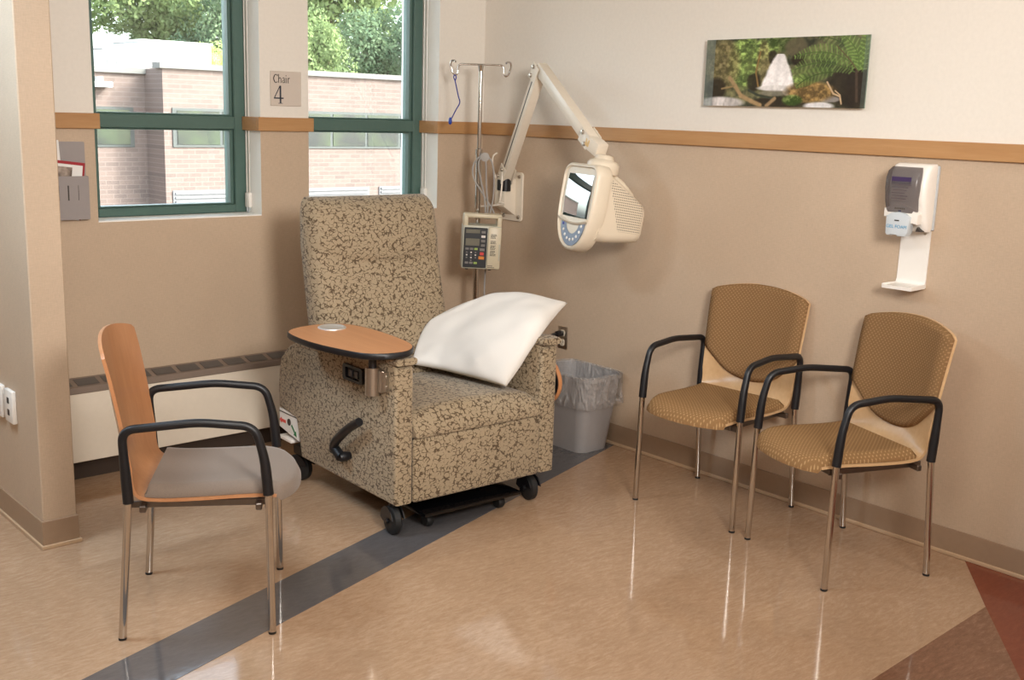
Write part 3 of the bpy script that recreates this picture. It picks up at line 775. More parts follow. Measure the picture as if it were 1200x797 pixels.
# ------------------------------------------------------------------ infusion stand and pump
ST = (-0.285, -0.311, 0)
VR = Vector((0.748, -0.664, 0)).normalized(); VN = Vector((-0.664, -0.748, 0)).normalized()   # bar direction / direction into the room
va = math.atan2(VR.y, VR.x)
r = thing('infusion_stand', 'chrome infusion stand with double hook standing in the room corner', 'infusion stand', ST, (0, 0, va))
bm = BM(); cyl(bm, (0, 0, 0.06), (0, 0, 1.50), 0.0165, 16); obj('pole', bm, M['chrome'], r, 40)
bm = BM(); cyl(bm, (0, 0, 1.49), (0, 0, 1.945), 0.0115, 14); lathe(bm, [(0.0195, 1.475), (0.0195, 1.505), (0.0115, 1.51)], 16); lathe(bm, [(0.0095, 1.90), (0.016, 1.945), (0.010, 1.951)], 16); obj('upper_pole', bm, M['chrome'], r, 40)
bm = BM()
left = [(-0.105, 0, 1.949), (-0.118, 0, 1.940), (-0.124, 0, 1.905), (-0.134, -0.003, 1.892), (-0.148, -0.006, 1.903), (-0.160, -0.008, 1.94), (-0.156, -0.012, 1.962), (-0.142, -0.02, 1.965), (-0.134, -0.03, 1.958)]
right = [(-p[0], p[1], p[2]) for p in left]
tube(bm, smooth_path(list(reversed(left)), 5)+smooth_path(right, 5), 0.0052, 8); obj('double_hook', bm, M['chrome'], r, 60)
for k in range(5):
    a = 2*PI*k/5+0.4; bm = BM()
    tube(bm, smooth_path([(0, 0, 0.10), (0.06*math.cos(a), 0.06*math.sin(a), 0.095), (0.20*math.cos(a), 0.20*math.sin(a), 0.062)], 5), 0.012, 8); g = obj('leg', bm, M['chrome'], r, 40)
    bm = BM(); lathe(bm, [(0, -0.012), (0.026, -0.012), (0.026, 0.012), (0, 0.012)], 18, axis='y'); bmesh.ops.translate(bm, vec=(0.20*math.cos(a), 0.20*math.sin(a), 0.026), verts=bm.verts); obj('caster', bm, M['rubber'], g, 40)

# pump (front at local -y)
pn = (VN+VR*0.12).normalized(); pa = math.atan2(pn.y, pn.x)+PI/2
pcn = Vector(ST)+VN*0.115+VR*0.020
PW, PH = 0.208, 0.295; pz = 0.876
r = thing('infusion_pump', 'beige infusion pump with keypad clamped on the chrome pole', 'infusion pump', (pcn.x, pcn.y, pz), (0, math.radians(2.0), pa))
bm = BM(); box(bm, -PW/2, PW/2, -0.055, 0.07, 0, 0.235, 0.010, 2); obj('body', bm, M['pump_edge'], r, 40)
bm = BM(); h0, h1 = 0.235, PH
box(bm, -PW/2+0.002, -PW/2+0.026, -0.052, 0.04, h0-0.01, h1-0.004, 0.006, 2); box(bm, PW/2-0.026, PW/2-0.002, -0.052, 0.04, h0-0.01, h1-0.004, 0.006, 2); box(bm, -PW/2+0.002, PW/2-0.002, -0.052, 0.03, h1-0.022, h1, 0.007, 2)
obj('handle', bm, M['pump_body'], r, 40)
bm = BM(); box(bm, -PW/2+0.008, 0.028, -0.060, -0.050, 0.008, 0.222, 0.003, 1); face = obj('keypad_panel', bm, M['black_plastic'], r, 30)
bm = BM(); box(bm, 0.032, PW/2-0.002, -0.064, -0.050, 0.004, 0.228, 0.005, 2); door = obj('door', bm, M['pump_body'], r, 40)
def key(x0, x1, z0, z1, m, par, name='key', y=-0.060, d=0.003):
    bm = BM(); box(bm, x0, x1, y-d, y+0.001, z0, z1, 0.0012, 1); obj(name, bm, m, par, 0)
fx = -PW/2+0.008
key(fx+0.008, fx+0.083, 0.192, 0.212, M['lcd'], face, 'display'); key(fx+0.008, fx+0.083, 0.126, 0.164, M['lcd'], face, 'display')
for i, m in enumerate(('key_grey', 'key_white', 'key_grey', 'key_grey')): key(fx+0.091, fx+0.113, 0.193-i*0.0235, 0.206-i*0.0235, M[m], face)
key(fx+0.086, fx+0.112, 0.099, 0.113, M['key_grey'], face); key(fx+0.088, fx+0.109, 0.076, 0.092, M['key_red'], face); key(fx+0.082, fx+0.112, 0.054, 0.070, M['key_orange'], face)
for i, m in enumerate(('key_grey', 'key_grey', 'key_green')): key(fx+0.010+i*0.0235, fx+0.028+i*0.0235, 0.103, 0.114, M[m], face)
for j in range(4):
    for i in range(3):
        if j == 3 and i != 1: continue
        key(fx+0.014+i*0.0235, fx+0.022+i*0.0235, 0.086-j*0.014, 0.093-j*0.014, M['key_white'] if (i+j) % 2 else M['key_grey'], face)
for i, m in enumerate(('key_grey', 'key_grey', 'key_green')): key(fx+0.010+i*0.0235, fx+0.028+i*0.0235, 0.028, 0.039, M[m], face)
# printed instructions on the door: rows of tiny dark marks
for (zt, rows) in ((0.192, 4), (0.156, 3), (0.132, 4), (0.104, 5)):
    bm = BM()
    for k in range(rows):
        x = 0.045+0.0004*(rows-k); end = 0.078-random.random()*0.010
        while x < end:
            w = random.uniform(0.003, 0.007); box(bm, x, min(x+w, end), -0.0648, -0.0638, zt-k*0.0062-0.0036, zt-k*0.0062); x += w+0.0016
    obj('printed_text', bm, M['ink'], door, 0)
for k in range(2):
    bm = BM(); x = 0.037
    while x < 0.062+k*0.008: box(bm, x, x+0.004, -0.0648, -0.0638, 0.020-k*0.009, 0.0235-k*0.009); x += 0.0052
    obj('printed_text', bm, M['ink'], door, 0)
bm = BM(); box(bm, PW/2-0.012, PW/2-0.006, -0.068, -0.062, 0.05, 0.14, 0.001, 1); lathe(bm, [(0, -0.01), (0.005, -0.01), (0.005, 0), (0, 0)], 12, (PW/2-0.009, -0.062, 0.135), axis='y'); obj('latch', bm, M['pump_edge'], door, 40)
bm = BM(); box(bm, -0.06, 0.02, 0.07, 0.115, 0.10, 0.16, 0.006, 2); obj('pole_clamp', bm, M['grey_dark'], r, 40)
for x in (-0.07, 0.055):
    bm = BM(); cyl(bm, (x, 0.0, -0.010), (x, 0.0, 0.004), 0.009, 12); obj('foot', bm, M['black_plastic'], r, 40)

# grey cable coiled over a clip on the pole (local x = VR, y = away from camera)
r = thing('cord_coil', 'grey power cord hung in loops from the clip on the infusion pole', 'power cord', (ST[0], ST[1], 1.47), (0, 0, va))
bm = BM(); cyl(bm, (0.014, -0.005, 0.0), (0.040, -0.040, -0.004), 0.015, 16); lathe(bm, [(0.0, -0.052), (0.024, -0.050), (0.024, -0.040), (0, -0.038)], 18, (0.034, 0, -0.004), axis='y'); obj('clip', bm, M['cable_grey'], r, 40)
bm = BM()
y = -0.036
for pts in ([(0.030, y, 0.018), (-0.018, y, -0.03), (-0.030, y, -0.09), (-0.012, y, -0.14), (0.040, y, -0.22), (0.085, y, -0.29), (0.095, y, -0.33)],
            [(0.030, y-0.008, 0.016), (0.072, y-0.008, -0.03), (0.086, y-0.008, -0.12), (0.084, y-0.008, -0.22), (0.070, y-0.008, -0.30), (0.066, y-0.008, -0.335)],
            [(0.024, y-0.004, 0.014), (0.000, y-0.004, -0.04), (0.014, y-0.004, -0.12), (0.040, y-0.004, -0.24), (0.045, y-0.004, -0.335)],
            [(0.036, y-0.010, 0.0), (0.042, y-0.010, -0.06), (0.046, y-0.010, -0.16), (0.056, y-0.010, -0.26), (0.056, y-0.01, -0.335)],
            [(0.046, y+0.03, -0.58), (0.050, y+0.05, -0.62), (0.050, y+0.05, -0.80), (0.08, y+0.06, -1.2)]):
    tube(bm, smooth_path(pts, 7), 0.0048, 7)
obj('cable', bm, M['cable_grey'], r, 60)
r = thing('blue_lanyard', 'thin blue cord with a blue bead dangling from the infusion stand hook', 'cord', (ST[0], ST[1], 1.90), (0, 0, va))
bm = BM(); tube(bm, smooth_path([(-0.139, -0.006, -0.006), (-0.144, -0.008, -0.022), (-0.136, -0.008, -0.04), (-0.118, -0.008, -0.115), (-0.109, -0.008, -0.152), (-0.128, -0.008, -0.19), (-0.152, -0.008, -0.238)], 6), 0.0032, 7)
tube(bm, smooth_path([(-0.139, -0.006, -0.006), (-0.131, -0.008, -0.020), (-0.136, -0.008, -0.04)], 5), 0.0032, 7); obj('cord', bm, M['blue_cord'], r, 60)
bm = BM(); lathe(bm, [(0.002, 0.022), (0.008, 0.014), (0.010, 0.0), (0.009, -0.012), (0.0, -0.018)], 14, (-0.158, -0.008, -0.252)); obj('bead', bm, M['blue_bead'], r, 60)

# ------------------------------------------------------------------ television on a wall arm
B0 = Vector((-0.075, -0.292, 1.345)); EL = Vector((-0.185, -0.672, 1.932)); EN = Vector((-0.330, -1.215, 1.570))
r = thing('television_mount', 'cream jointed wall arm carrying the small television', 'wall arm', (-0.001, -0.28, 1.243))
O = Vector((0, -0.28, 1.243))
bm = BM(); prism(bm, rrect(0.178, 0.272, 0.018, 4), lambda a, b: (0.0, a, b), lambda a, b: (-0.012, a, b), 0.003, 2); pl_ = obj('wall_plate', bm, M['cream_metal'], r, 40)
for (a, b) in ((-0.062, 0.112), (0.062, 0.112), (-0.062, -0.112), (0.062, -0.112)):
    bm = BM(); lathe(bm, [(0, -0.020), (0.008, -0.018), (0.011, -0.012), (0.011, -0.010)], 12, (0, a, b), axis='x'); obj('bolt', bm, M['steel'], pl_, 40)
bm = BM()
# housing on the plate with a sloped foot
prism(bm, [(-0.010, -0.105), (-0.010, 0.10), (-0.095, 0.10), (-0.095, -0.055)], lambda a, b: (a, -0.034, b), lambda a, b: (a, 0.050, b), 0.004, 2)
obj('housing', bm, M['cream_metal'], r, 40)
bm = BM(); cyl(bm, B0-O+Vector((0.0, -0.006, -0.07)), B0-O+Vector((0, -0.006, 0.015)), 0.030, 16); box(bm, -0.112, -0.104, -0.028, 0.012, 0.035, 0.095, 0.003, 1)
obj('pivot', bm, M['black_plastic'], r, 40)
def beam(a, b, w, h, name, m, slot=False, side=None):
    a, b = a-O, b-O; d = (b-a).normalized()
    sidev = Vector((0, 0, 1)).cross(d).normalized() if side is None else side
    upv = d.cross(sidev).normalized()
    bm = BM(); mat = Matrix((( *sidev, 0), (*d, 0), (*upv, 0), (0, 0, 0, 1))).transposed(); mat.translation = a
    L_ = (b-a).length
    box(bm, -w/2, w/2, 0, L_, -h/2, h/2, 0.006, 2, 0, mat)
    if slot:
        for s_ in (-1, 1): box(bm, s_*w/2-0.0008, s_*w/2+0.0008, 0.03, L_-0.06, -0.004, 0.004, mi=1, mat=mat)
    return obj(name, bm, m, r, 40), mat, L_
la, m1, L1 = beam(B0, EL, 0.052, 0.060, 'lower_arm', [M['cream_metal'], M['ink']], True)
ua, m2, L2 = beam(EL, EN, 0.054, 0.064, 'upper_arm', [M['cream_metal'], M['ink']])
# joint cheeks with bolts
def cheeks(mat, ys, zs, w, nm, par):
    bm = BM()
    for s_ in (-1, 1): box(bm, s_*(w/2)-0.003, s_*(w/2)+0.003, min(ys)-0.022, max(ys)+0.022, -0.040, 0.036, 0.003, 1, 0, mat)
    c = obj(nm, bm, M['cream_metal'], par, 30)
    for (yy, zz) in zip(ys, zs):
        bm = BM(); lathe(bm, [(0, -w/2-0.014), (0.009, -w/2-0.013), (0.011, -w/2-0.003), (0.011, w/2+0.003), (0.009, w/2+0.013), (0, w/2+0.014)], 12, (0, yy, zz), axis='x'); bmesh.ops.transform(bm, matrix=mat, verts=bm.verts); obj('bolt', bm, M['steel'], c, 40)
cheeks(m1, (L1-0.055, L1-0.005), (0.018, 0.018), 0.062, 'elbow_joint', r)
cheeks(m1, (0.005, 0.06), (0.02, 0.0), 0.062, 'shoulder_joint', r)
cheeks(m2, (L2-0.07, L2-0.025), (0.018, -0.018), 0.062, 'wrist_joint', r)
YK = Vector((-0.345, -1.300, 1.532))
bm = BM(); dd = (YK-EN).normalized(); sv = Vector((0, 0, 1)).cross(dd).normalized(); uv_ = dd.cross(sv)
mat = Matrix(((*sv, 0), (*dd, 0), (*uv_, 0), (0, 0, 0, 1))).transposed(); mat.translation = EN-O-dd*0.06
box(bm, -0.032, 0.032, 0, 0.135, -0.034, 0.034, 0.008, 2, 0, mat)
wr = obj('end_block', bm, M['cream_metal'], r, 40)
bm = BM(); box(bm, -0.0335, -0.0315, 0.035, 0.065, -0.016, 0.018, 0, 1, 0, mat); obj('label_sticker', bm, M['label_gold'], wr, 0)
bm = BM(); cyl(bm, YK-O+Vector((0, 0, -0.07)), YK-O+Vector((0, 0, -0.02)), 0.020, 18); obj('swivel_pin', bm, M['steel'], r, 40)
bm = BM(); tube(bm, smooth_path([(-0.112, -0.03, 0.16), (-0.120, -0.04, 0.08), (-0.128, -0.035, -0.02), (-0.120, 0.005, -0.045), (-0.118, 0.035, -0.05), (-0.14, 0.05, -0.055), (-0.15, 0.10, -0.06)], 7), 0.005, 8)
tube(bm, smooth_path([(-0.128, -0.025, -0.030), (-0.135, -0.06, -0.028), (-0.125, -0.07, -0.034), (-0.135, 0.0, -0.048), (-0.14, 0.05, -0.055)], 7), 0.004, 8); tube(bm, smooth_path([tuple(B0-O+Vector((-0.036, 0.036, 0.0))), (-0.125, 0.035, 0.16), (-0.13, 0.03, 0.22), (-0.112, 0.015, 0.24)], 6), 0.0045, 8); obj('cable', bm, M['cable_white'], r, 60)

TVA = math.radians(254); TVT = math.radians(-9)
rotm = Matrix.Rotation(TVA, 4, 'Z') @ Matrix.Rotation(TVT, 4, 'X')
tvloc = Vector((-0.444, -1.218, 1.280))
r = thing('television', 'small cream bedside television with curved screen hanging from wall arm', 'television', tvloc, rotm.to_euler())
def egg():
    pts = [p for p in rrect(0.335, 0.24, 0.055, 8, 0, 0.085) if p[1] >= 0.03]
    pts.sort(key=lambda p: math.atan2(p[1], p[0]))
    se = lambda v, e: math.copysign(abs(v)**e, v)
    low = [(0.1675*se(math.cos(a), 0.86), 0.03+0.245*se(math.sin(a), 0.92)) for a in [PI+PI*i/28 for i in range(29)]]
    return pts+low
E0 = egg(); 
def eg(k, y): return [(x*k, y, z*k) for x, z in E0]
bm = BM()
# front shell: rear opening to the front lip and into the recess
lip = [eg(0.965, 0.080), eg(1.0, 0.070), eg(1.0, 0.030), eg(0.985, 0.010), eg(0.955, 0.0), eg(0.92, -0.002), eg(0.90, 0.003), eg(0.885, 0.010)]
loft(bm, lip); bez = obj('bezel', bm, M['cream_plastic'], r, 50)
# curved bridge below screen
bm = BM()
def bridge(a, b):
    x = -0.140+0.28*a; return Vector((x*(1-0.02*b), -0.006+0.010*b-0.004*math.sin(PI*b), -0.055-0.018*(1-(2*a-1)**2)-0.016*b))
shell_pair(bm, lambda a, b: bridge(a, b), lambda a, b: bridge(a, b)+Vector((0, 0.014, 0)), 16, 4); obj('screen_bridge', bm, M['cream_plastic'], bez, 50)
bm = BM(); prism(bm, [(x*0.90, z*0.90) for x, z in E0], lambda a, b: (a, 0.008, b), lambda a, b: (a, 0.030, b)); obj('face_plate', bm, M['cream_plastic'], bez, 30)
# screen
bm = BM()
def scr(a, b):
    x = (a-0.5)*0.236; z = 0.050+(b-0.5)*0.204
    q_ = (x/0.118)**2+((z-0.050)/0.102)**2
    return Vector((x, -0.001+0.0045*q_, z))
shell_pair(bm, scr, lambda a, b: Vector((scr(a, b).x, 0.024, scr(a, b).z)), 16, 16); obj('screen', bm, M['screen'], r, 60)
# crescent control strip with buttons
bm = BM(); n = 24; outer = [(0.112*math.cos(a), -0.072+0.118*math.sin(a)) for a in [PI+PI*i/n for i in range(n+1)]]; inner = [(0.066*math.cos(a), -0.072+0.060*math.sin(a)) for a in [PI+PI*i/n for i in range(n+1)]]
prism(bm, outer+inner[::-1], lambda a, b: (a, 0.004, b), lambda a, b: (a, 0.012, b)); ctl = obj('control_panel', bm, M['control_blue'], r, 30)
for i in range(9):
    a = PI+PI*(i+0.6)/9.2; x, z = 0.089*math.cos(a), -0.072+0.089*math.sin(a)
    bm = BM(); lathe(bm, [(0, 0.000), (0.006, 0.001), (0.008, 0.005)], 14, (x, 0, z), axis='y'); obj('button', bm, M['white_plastic'] if i else M['blue_cord'], ctl, 40)
# housing behind
bm = BM(); rings = []
for (y, w, zt, zb, rad) in ((0.060, 0.31, 0.190, -0.150, 0.05), (0.085, 0.30, 0.178, -0.150, 0.05), (0.12, 0.295, 0.163, -0.148, 0.045), (0.20, 0.275, 0.120, -0.140, 0.045), (0.28, 0.250, 0.078, -0.130, 0.045), (0.315, 0.235, 0.058, -0.124, 0.045), (0.330, 0.20, 0.040, -0.108, 0.04)):
    rings.append([(p[0], y, p[1]) for p in rrect(w, zt-zb, rad, 6, 0, (zt+zb)/2)])
loft(bm, rings); obj('housing', bm, M['perforated'], r, 50)
bm = BM(); rings = []
for (y, w, z0, z1) in ((0.10, 0.17, 0.15, 0.185), (0.13, 0.18, 0.13, 0.182), (0.20, 0.17, 0.10, 0.150), (0.27, 0.14, 0.06, 0.105), (0.29, 0.10, 0.05, 0.085)):
    rings.append([(p[0], y, p[1]) for p in rrect(w, z1-z0, min(0.018, (z1-z0)/2.2), 5, 0, (z0+z1)/2)])
loft(bm, rings); obj('rear_hump', bm, M['cream_plastic'], r, 60)
inv = rotm.inverted(); top_c = inv @ (Vector((YK.x, YK.y, 1.498))-tvloc)
bm = BM(); lathe(bm, [(0.0, -0.055), (0.074, -0.055), (0.078, -0.035), (0.076, -0.008), (0.066, 0.004), (0.048, 0.012), (0.040, 0.030), (0.026, 0.034), (0, 0.034)], 32, (top_c.x, top_c.y, top_c.z-0.010)); obj('swivel_collar', bm, M['cream_plastic'], r, 40)

# ------------------------------------------------------------------ soap dispenser (local: +x into room = -X world -> build in world offsets)
# local axes: a along -Y world (viewer's right), b out of wall, z up
r = thing('soap_dispenser', 'white wall soap dispenser with smoky window and drip tray', 'soap dispenser', (0, -2.715, 1.06), (0, 0, -PI/2))
# local x -> world -y ; local y -> world +x  (so -y is out of the wall)
DW = 0.158
bm = BM(); box(bm, -DW/2+0.004, DW/2-0.004, -0.022, 0.0, 0.235, 0.49, 0.006, 2); obj('back_plate', bm, M['light_grey_plastic'], r, 40)
bm = BM(); rings = []
prof = [(0.232, 0.052), (0.245, 0.062), (0.28, 0.072), (0.32, 0.086), (0.36, 0.098), (0.42, 0.098), (0.465, 0.088), (0.488, 0.070), (0.496, 0.046)]
for (z, d) in prof:
    w = DW*(0.95 if z < 0.245 else 1.0)*(0.94 if z > 0.49 else 1.0)
    rings.append([(p[0], -0.018-d/2+p[1], z) for p in rrect(w, d, min(0.020, d*0.4), 5)])
loft(bm, rings); obj('body', bm, M['white_plastic'], r, 50)
bm = BM(); rings = []
for (z, d, w) in ((0.305, 0.108, 0.126), (0.345, 0.119, 0.134), (0.40, 0.1215, 0.142), (0.44, 0.1185, 0.143), (0.466, 0.109, 0.138), (0.482, 0.094, 0.122)):
    rings.append([(p[0]-0.012, -0.018-d+0.03+p[1], z) for p in rrect(w, 0.066, 0.017, 5)])
loft(bm, rings); sw = obj('smoky_window', bm, M['smoke'], r, 50)
bm = BM(); box(bm, -0.052, 0.030, -0.1405, -0.1385, 0.416, 0.444); obj('purple_label', bm, plain('purple_label', (62, 44, 84), 0.4), sw, 0)
bm = BM(); box(bm, -0.052, 0.030, -0.1400, -0.1385, 0.412, 0.415); 
for k in range(5): box(bm, -0.048+0.004*(k % 2), 0.02-0.006*(k % 3), -0.1400, -0.1385, 0.402-0.011*k, 0.405-0.011*k)
obj('label_lines', bm, plain('label_lines', (150, 120, 140), 0.5), sw, 0)
# arched cover under the window
bm = BM(); pts = [(-0.080, 0.285), (0.062, 0.262)]+[(0.066-0.146*i/12, 0.318+0.022*math.sin(PI*i/12)-0.008*(1-i/12)*2) for i in range(13)]
prism(bm, pts, lambda a, b: (a, -0.128, b), lambda a, b: (a, -0.085, b), 0.006, 2); cv = obj('cover', bm, M['white_plastic'], r, 40)
bm = BM(); pts = [(-0.058, 0.222), (-0.052, 0.214), (-0.034, 0.214), (-0.028, 0.224), (-0.012, 0.224), (-0.006, 0.212), (0.026, 0.214), (0.036, 0.228), (0.040, 0.290), (0.020, 0.303), (-0.010, 0.308), (-0.040, 0.303), (-0.060, 0.290)]
prism(bm, pts, lambda a, b: (a, -0.143, b), lambda a, b: (a, -0.10, b), 0.005, 2); lv = obj('push_lever', bm, M['light_grey_plastic'], r, 40)
def text_mesh(name, txt, size, mats, parent, matrix, align='CENTER'):
    cu = bpy.data.curves.new(name, 'FONT'); cu.body = txt; cu.size = size; cu.extrude = 0.0004; cu.align_x = align; cu.align_y = 'CENTER'
    tmp = bpy.data.objects.new('tmp_text', cu); COL.objects.link(tmp)
    dg = bpy.context.evaluated_depsgraph_get(); me = bpy.data.meshes.new_from_object(tmp.evaluated_get(dg))
    bpy.data.objects.remove(tmp); me.transform(matrix); me.name = name
    return link_mesh(name, me, mats, parent, 0)
Mf = lambda x, y, z: Matrix.Translation((x, y, z)) @ Matrix.Rotation(PI/2, 4, 'X')
text_mesh('lettering', 'GEL FOAM', 0.0185, M['ink_cyan'], lv, Mf(-0.011, -0.1434, 0.250))
bm = BM(); box(bm, -0.022, -0.002, -0.1438, -0.1425, 0.272, 0.277); obj('slot_mark', bm, M['ink'], lv, 0)
bm = BM()
for k in range(6): box(bm, -0.034+k*0.0075, -0.029+k*0.0075, -0.1288, -0.1275, 0.318, 0.324)
obj('print', bm, plain('olive_print', (150, 146, 110), 0.5), cv, 0)
bm = BM(); box(bm, -0.018, -0.006, -0.1288, -0.1275, 0.308, 0.314, 0.001, 1); obj('emblem', bm, M['blue_bead'], cv, 0)
bm = BM(); prism(bm, [(0.046, 0.234), (0.070, 0.234), (0.052, 0.252)], lambda a, b: (a, -0.098, b), lambda a, b: (a, -0.070, b)); obj('nozzle_gap', bm, M['ink'], r, 0)
bm = BM(); pts = [(0.0, 0.235), (-0.006, 0.235), (-0.006, 0.03), (-0.014, 0.014), (-0.112, 0.010), (-0.118, 0.014), (-0.118, 0.0), (-0.01, 0.0), (0.0, 0.004)]
prism(bm, [(a, b) for a, b in pts], lambda a, b: (-0.062, a, b), lambda a, b: (0.064, a, b), 0.0015, 1)
dt = obj('drip_tray', bm, M['white_plastic'], r, 40)
bm = BM(); box(bm, -0.064, -0.058, -0.118, -0.008, 0.0, 0.018, 0.002, 1); box(bm, 0.060, 0.066, -0.118, -0.008, 0.0, 0.018, 0.002, 1); obj('rim', bm, M['white_plastic'], dt, 40)
bm = BM(); lathe(bm, [(0, -0.010), (0.006, -0.008), (0.007, -0.005)], 12, (0.040, 0, 0.222), axis='y'); obj('screw', bm, M['steel'], dt, 40)

# ------------------------------------------------------------------ wall picture
PWD, PHT = 0.828, 0.292
def paint_print(nx, ny):
    xs = (np.arange(nx)+0.5)/nx; zs = (np.arange(ny)+0.5)/ny
    X, Z = np.meshgrid(xs, zs)            # X 0..1 left-right, Z 0..1 bottom-top
    rng = np.random.default_rng(5)
    def vnoise(fx, fz):
        g = rng.random((fz+2, fx+2)); u = X*fx; v = Z*fz; i = u.astype(int); j = v.astype(int); a = u-i; b = v-j
        a = a*a*(3-2*a); b = b*b*(3-2*b)
        return g[j, i]*(1-a)*(1-b)+g[j, i+1]*a*(1-b)+g[j+1, i]*(1-a)*b+g[j+1, i+1]*a*b
    def fb(fx, fz, o=4):
        s = 0; w = 1; t = 0
        for k in range(o): s = s+w*vnoise(fx*2**k, fz*2**k); t += w; w *= 0.6
        return s/t
    C = np.zeros((ny, nx, 3))
    def c(*v): return np.array(v)/255.0
    n = fb(9, 4, 5); n2 = fb(26, 11, 3)
    lum = np.clip((n*0.6+n2*0.6-0.42)*2.2, 0, 1)[..., None]
    C[:] = c(34, 36, 26)*(1-lum)+c(108, 104, 66)*lum
    def blend(mask, col, var=None):
        nonlocal C
        m = np.clip(mask, 0, 1)[..., None]; col = np.broadcast_to(col, C.shape) if not isinstance(col, np.ndarray) or col.ndim == 1 else col
        C = C*(1-m)+col*m
    def blob(cx, cz, rx, rz, soft=0.5): return np.clip((1-((X-cx)/rx)**2-((Z-cz)/rz)**2)/soft, 0, 1)
    tex = np.clip((fb(40, 18, 3)-0.35)*2.4, 0, 1)
    texc = tex[..., None]
    green = c(52, 78, 26)*(1-texc)+c(158, 190, 92)*texc
    blend(blob(0.26, 0.66, 0.12, 0.45)*(0.5+0.5*tex), green); blend(blob(0.62, 0.36, 0.07, 0.16)*(0.5+0.5*tex), green*0.85); blend(blob(0.40, 0.86, 0.08, 0.2)*(0.3+0.7*tex), green)
    olive = c(70, 62, 34)*(1-texc)+c(150, 132, 84)*texc
    blend(blob(0.12, 0.6, 0.13, 0.45)*0.7, olive); blend(blob(0.38, 0.62, 0.05, 0.40)*0.6, olive)
    blend(blob(0.50, 0.92, 0.10, 0.14)*0.6, green*0.7); blend(blob(0.58, 0.86, 0.08, 0.15)*0.9, c(70, 64, 46))
    for (cx, cz, rx, rz) in ((0.33, 0.36, 0.05, 0.16), (0.44, 0.72, 0.03, 0.12), (0.60, 0.68, 0.05, 0.10), (0.90, 0.30, 0.14, 0.34), (0.08, 0.25, 0.08, 0.2), (0.96, 0.3, 0.08, 0.6), (0.5, 0.06, 0.2, 0.1)):
        blend(blob(cx, cz, rx, rz)*0.85, c(28, 22, 16))
    # falls: widening downwards
    top_, bot_ = 0.76, 0.28
    u = np.clip((top_-Z)/(top_-bot_), 0, 1); cx = 0.487-0.012*u; cx = 0.487-0.004*u; hw = 0.026+0.088*u**0.75+0.014*(n2-0.5)
    streak = vnoise(46, 1)*0.6+vnoise(23, 2)*0.4; fall = np.clip((hw-np.abs(X-cx))/0.014, 0, 1)*((Z < top_+0.01*n2) & (Z > bot_))
    fc = c(224, 218, 216)-(np.clip(streak-0.4, 0, 1)*0.32)[..., None]+0.04*(u[..., None])
    blend(fall, np.clip(fc, 0, 1))
    blend(blob(0.48, 0.27, 0.14, 0.05), c(206, 200, 196)); blend(blob(0.56, 0.22, 0.05, 0.07)*0.8, c(176, 172, 172)); blend(blob(0.46, 0.20, 0.10, 0.05)*0.6, c(120, 112, 100))
    # pool and pale rocks
    blend(blob(0.12, 0.05, 0.17, 0.10), c(176, 168, 164)-(fb(50, 6, 2)[..., None]-0.5)*0.4); blend(blob(0.74, 0.02, 0.10, 0.07), c(198, 194, 194)); blend(blob(0.80, 0.12, 0.07, 0.05)*0.8, c(128, 120, 116))
    # mossy bank
    moss = c(74, 56, 30)*(1-texc)+c(160, 122, 66)*texc
    blend(blob(0.68, 0.22, 0.17, 0.17)*0.95, moss); blend(blob(0.58, 0.10, 0.07, 0.09)*0.9, green*0.7)
    def stroke(pts, w, col, k=0.6, al=1.0):
        P = np.array(pts)
        for (x0, z0), (x1, z1) in zip(P[:-1], P[1:]):
            ax, az = (x1-x0)*2.83, z1-z0; L2_ = ax*ax+az*az+1e-9
            t_ = np.clip((((X-x0)*2.83)*ax+(Z-z0)*az)/L2_, 0, 1)
            d_ = np.hypot((X-x0)*2.83-t_*ax, Z-z0-t_*az); blend(np.clip((w-d_)/(w*k), 0, 1)*al, col)
    stroke([(0.17, 0.42), (0.21, 0.30), (0.25, 0.16), (0.32, 0.08), (0.38, 0.02)], 0.045, c(140, 112, 74)); stroke([(0.20, 0.30), (0.12, 0.26)], 0.02, c(120, 98, 62))
    stroke([(0.30, 0.24), (0.36, 0.17), (0.44, 0.13), (0.46, 0.12)], 0.025, c(40, 44, 34)); stroke([(0.42, 0.01), (0.47, 0.12)], 0.04, c(130, 104, 72))
    stroke([(0.36, 0.3), (0.34, 0.5), (0.36, 0.8)], 0.02, c(110, 82, 44)); stroke([(0.78, 0.36), (0.82, 0.20), (0.86, 0.16), (0.87, 0.06)], 0.018, c(170, 140, 104)); stroke([(0.83, 0.24), (0.86, 0.18)], 0.012, c(180, 150, 110))
    # fern fronds
    def frond(p0, p1, p2, half, n_, col):
        T_ = np.linspace(0, 1, n_); B = [((1-t_)**2*np.array(p0)+2*t_*(1-t_)*np.array(p1)+t_*t_*np.array(p2)) for t_ in T_]
        for i in range(1, n_):
            d_ = B[i]-B[i-1]; d_ = np.array([d_[0]*2.83, d_[1]]); d_ /= np.hypot(*d_)+1e-9; nn = np.array([-d_[1], d_[0]])
            h_ = half*math.sin(PI*min(1, (i/n_)*0.85+0.12))
            cc = col*(1.0 if i % 2 else 0.68)
            for s_ in (-1, 1):
                e_ = nn*s_*h_+d_*h_*0.45
                stroke([B[i], (B[i][0]+e_[0]/2.83, B[i][1]+e_[1])], 0.020, cc, 1.0, 0.85)
        stroke([tuple(b_) for b_ in B[::3]], 0.010, col*0.6)
    fg = c(98, 128, 56); fg2 = c(82, 102, 50)
    frond((0.98, 0.5), (0.90, 0.95), (0.72, 1.0), 0.12, 22, fg2); frond((0.95, 0.55), (0.78, 0.9), (0.58, 0.72), 0.11, 26, fg); frond((0.93, 0.5), (0.74, 0.75), (0.57, 0.52), 0.12, 26, fg*0.9)
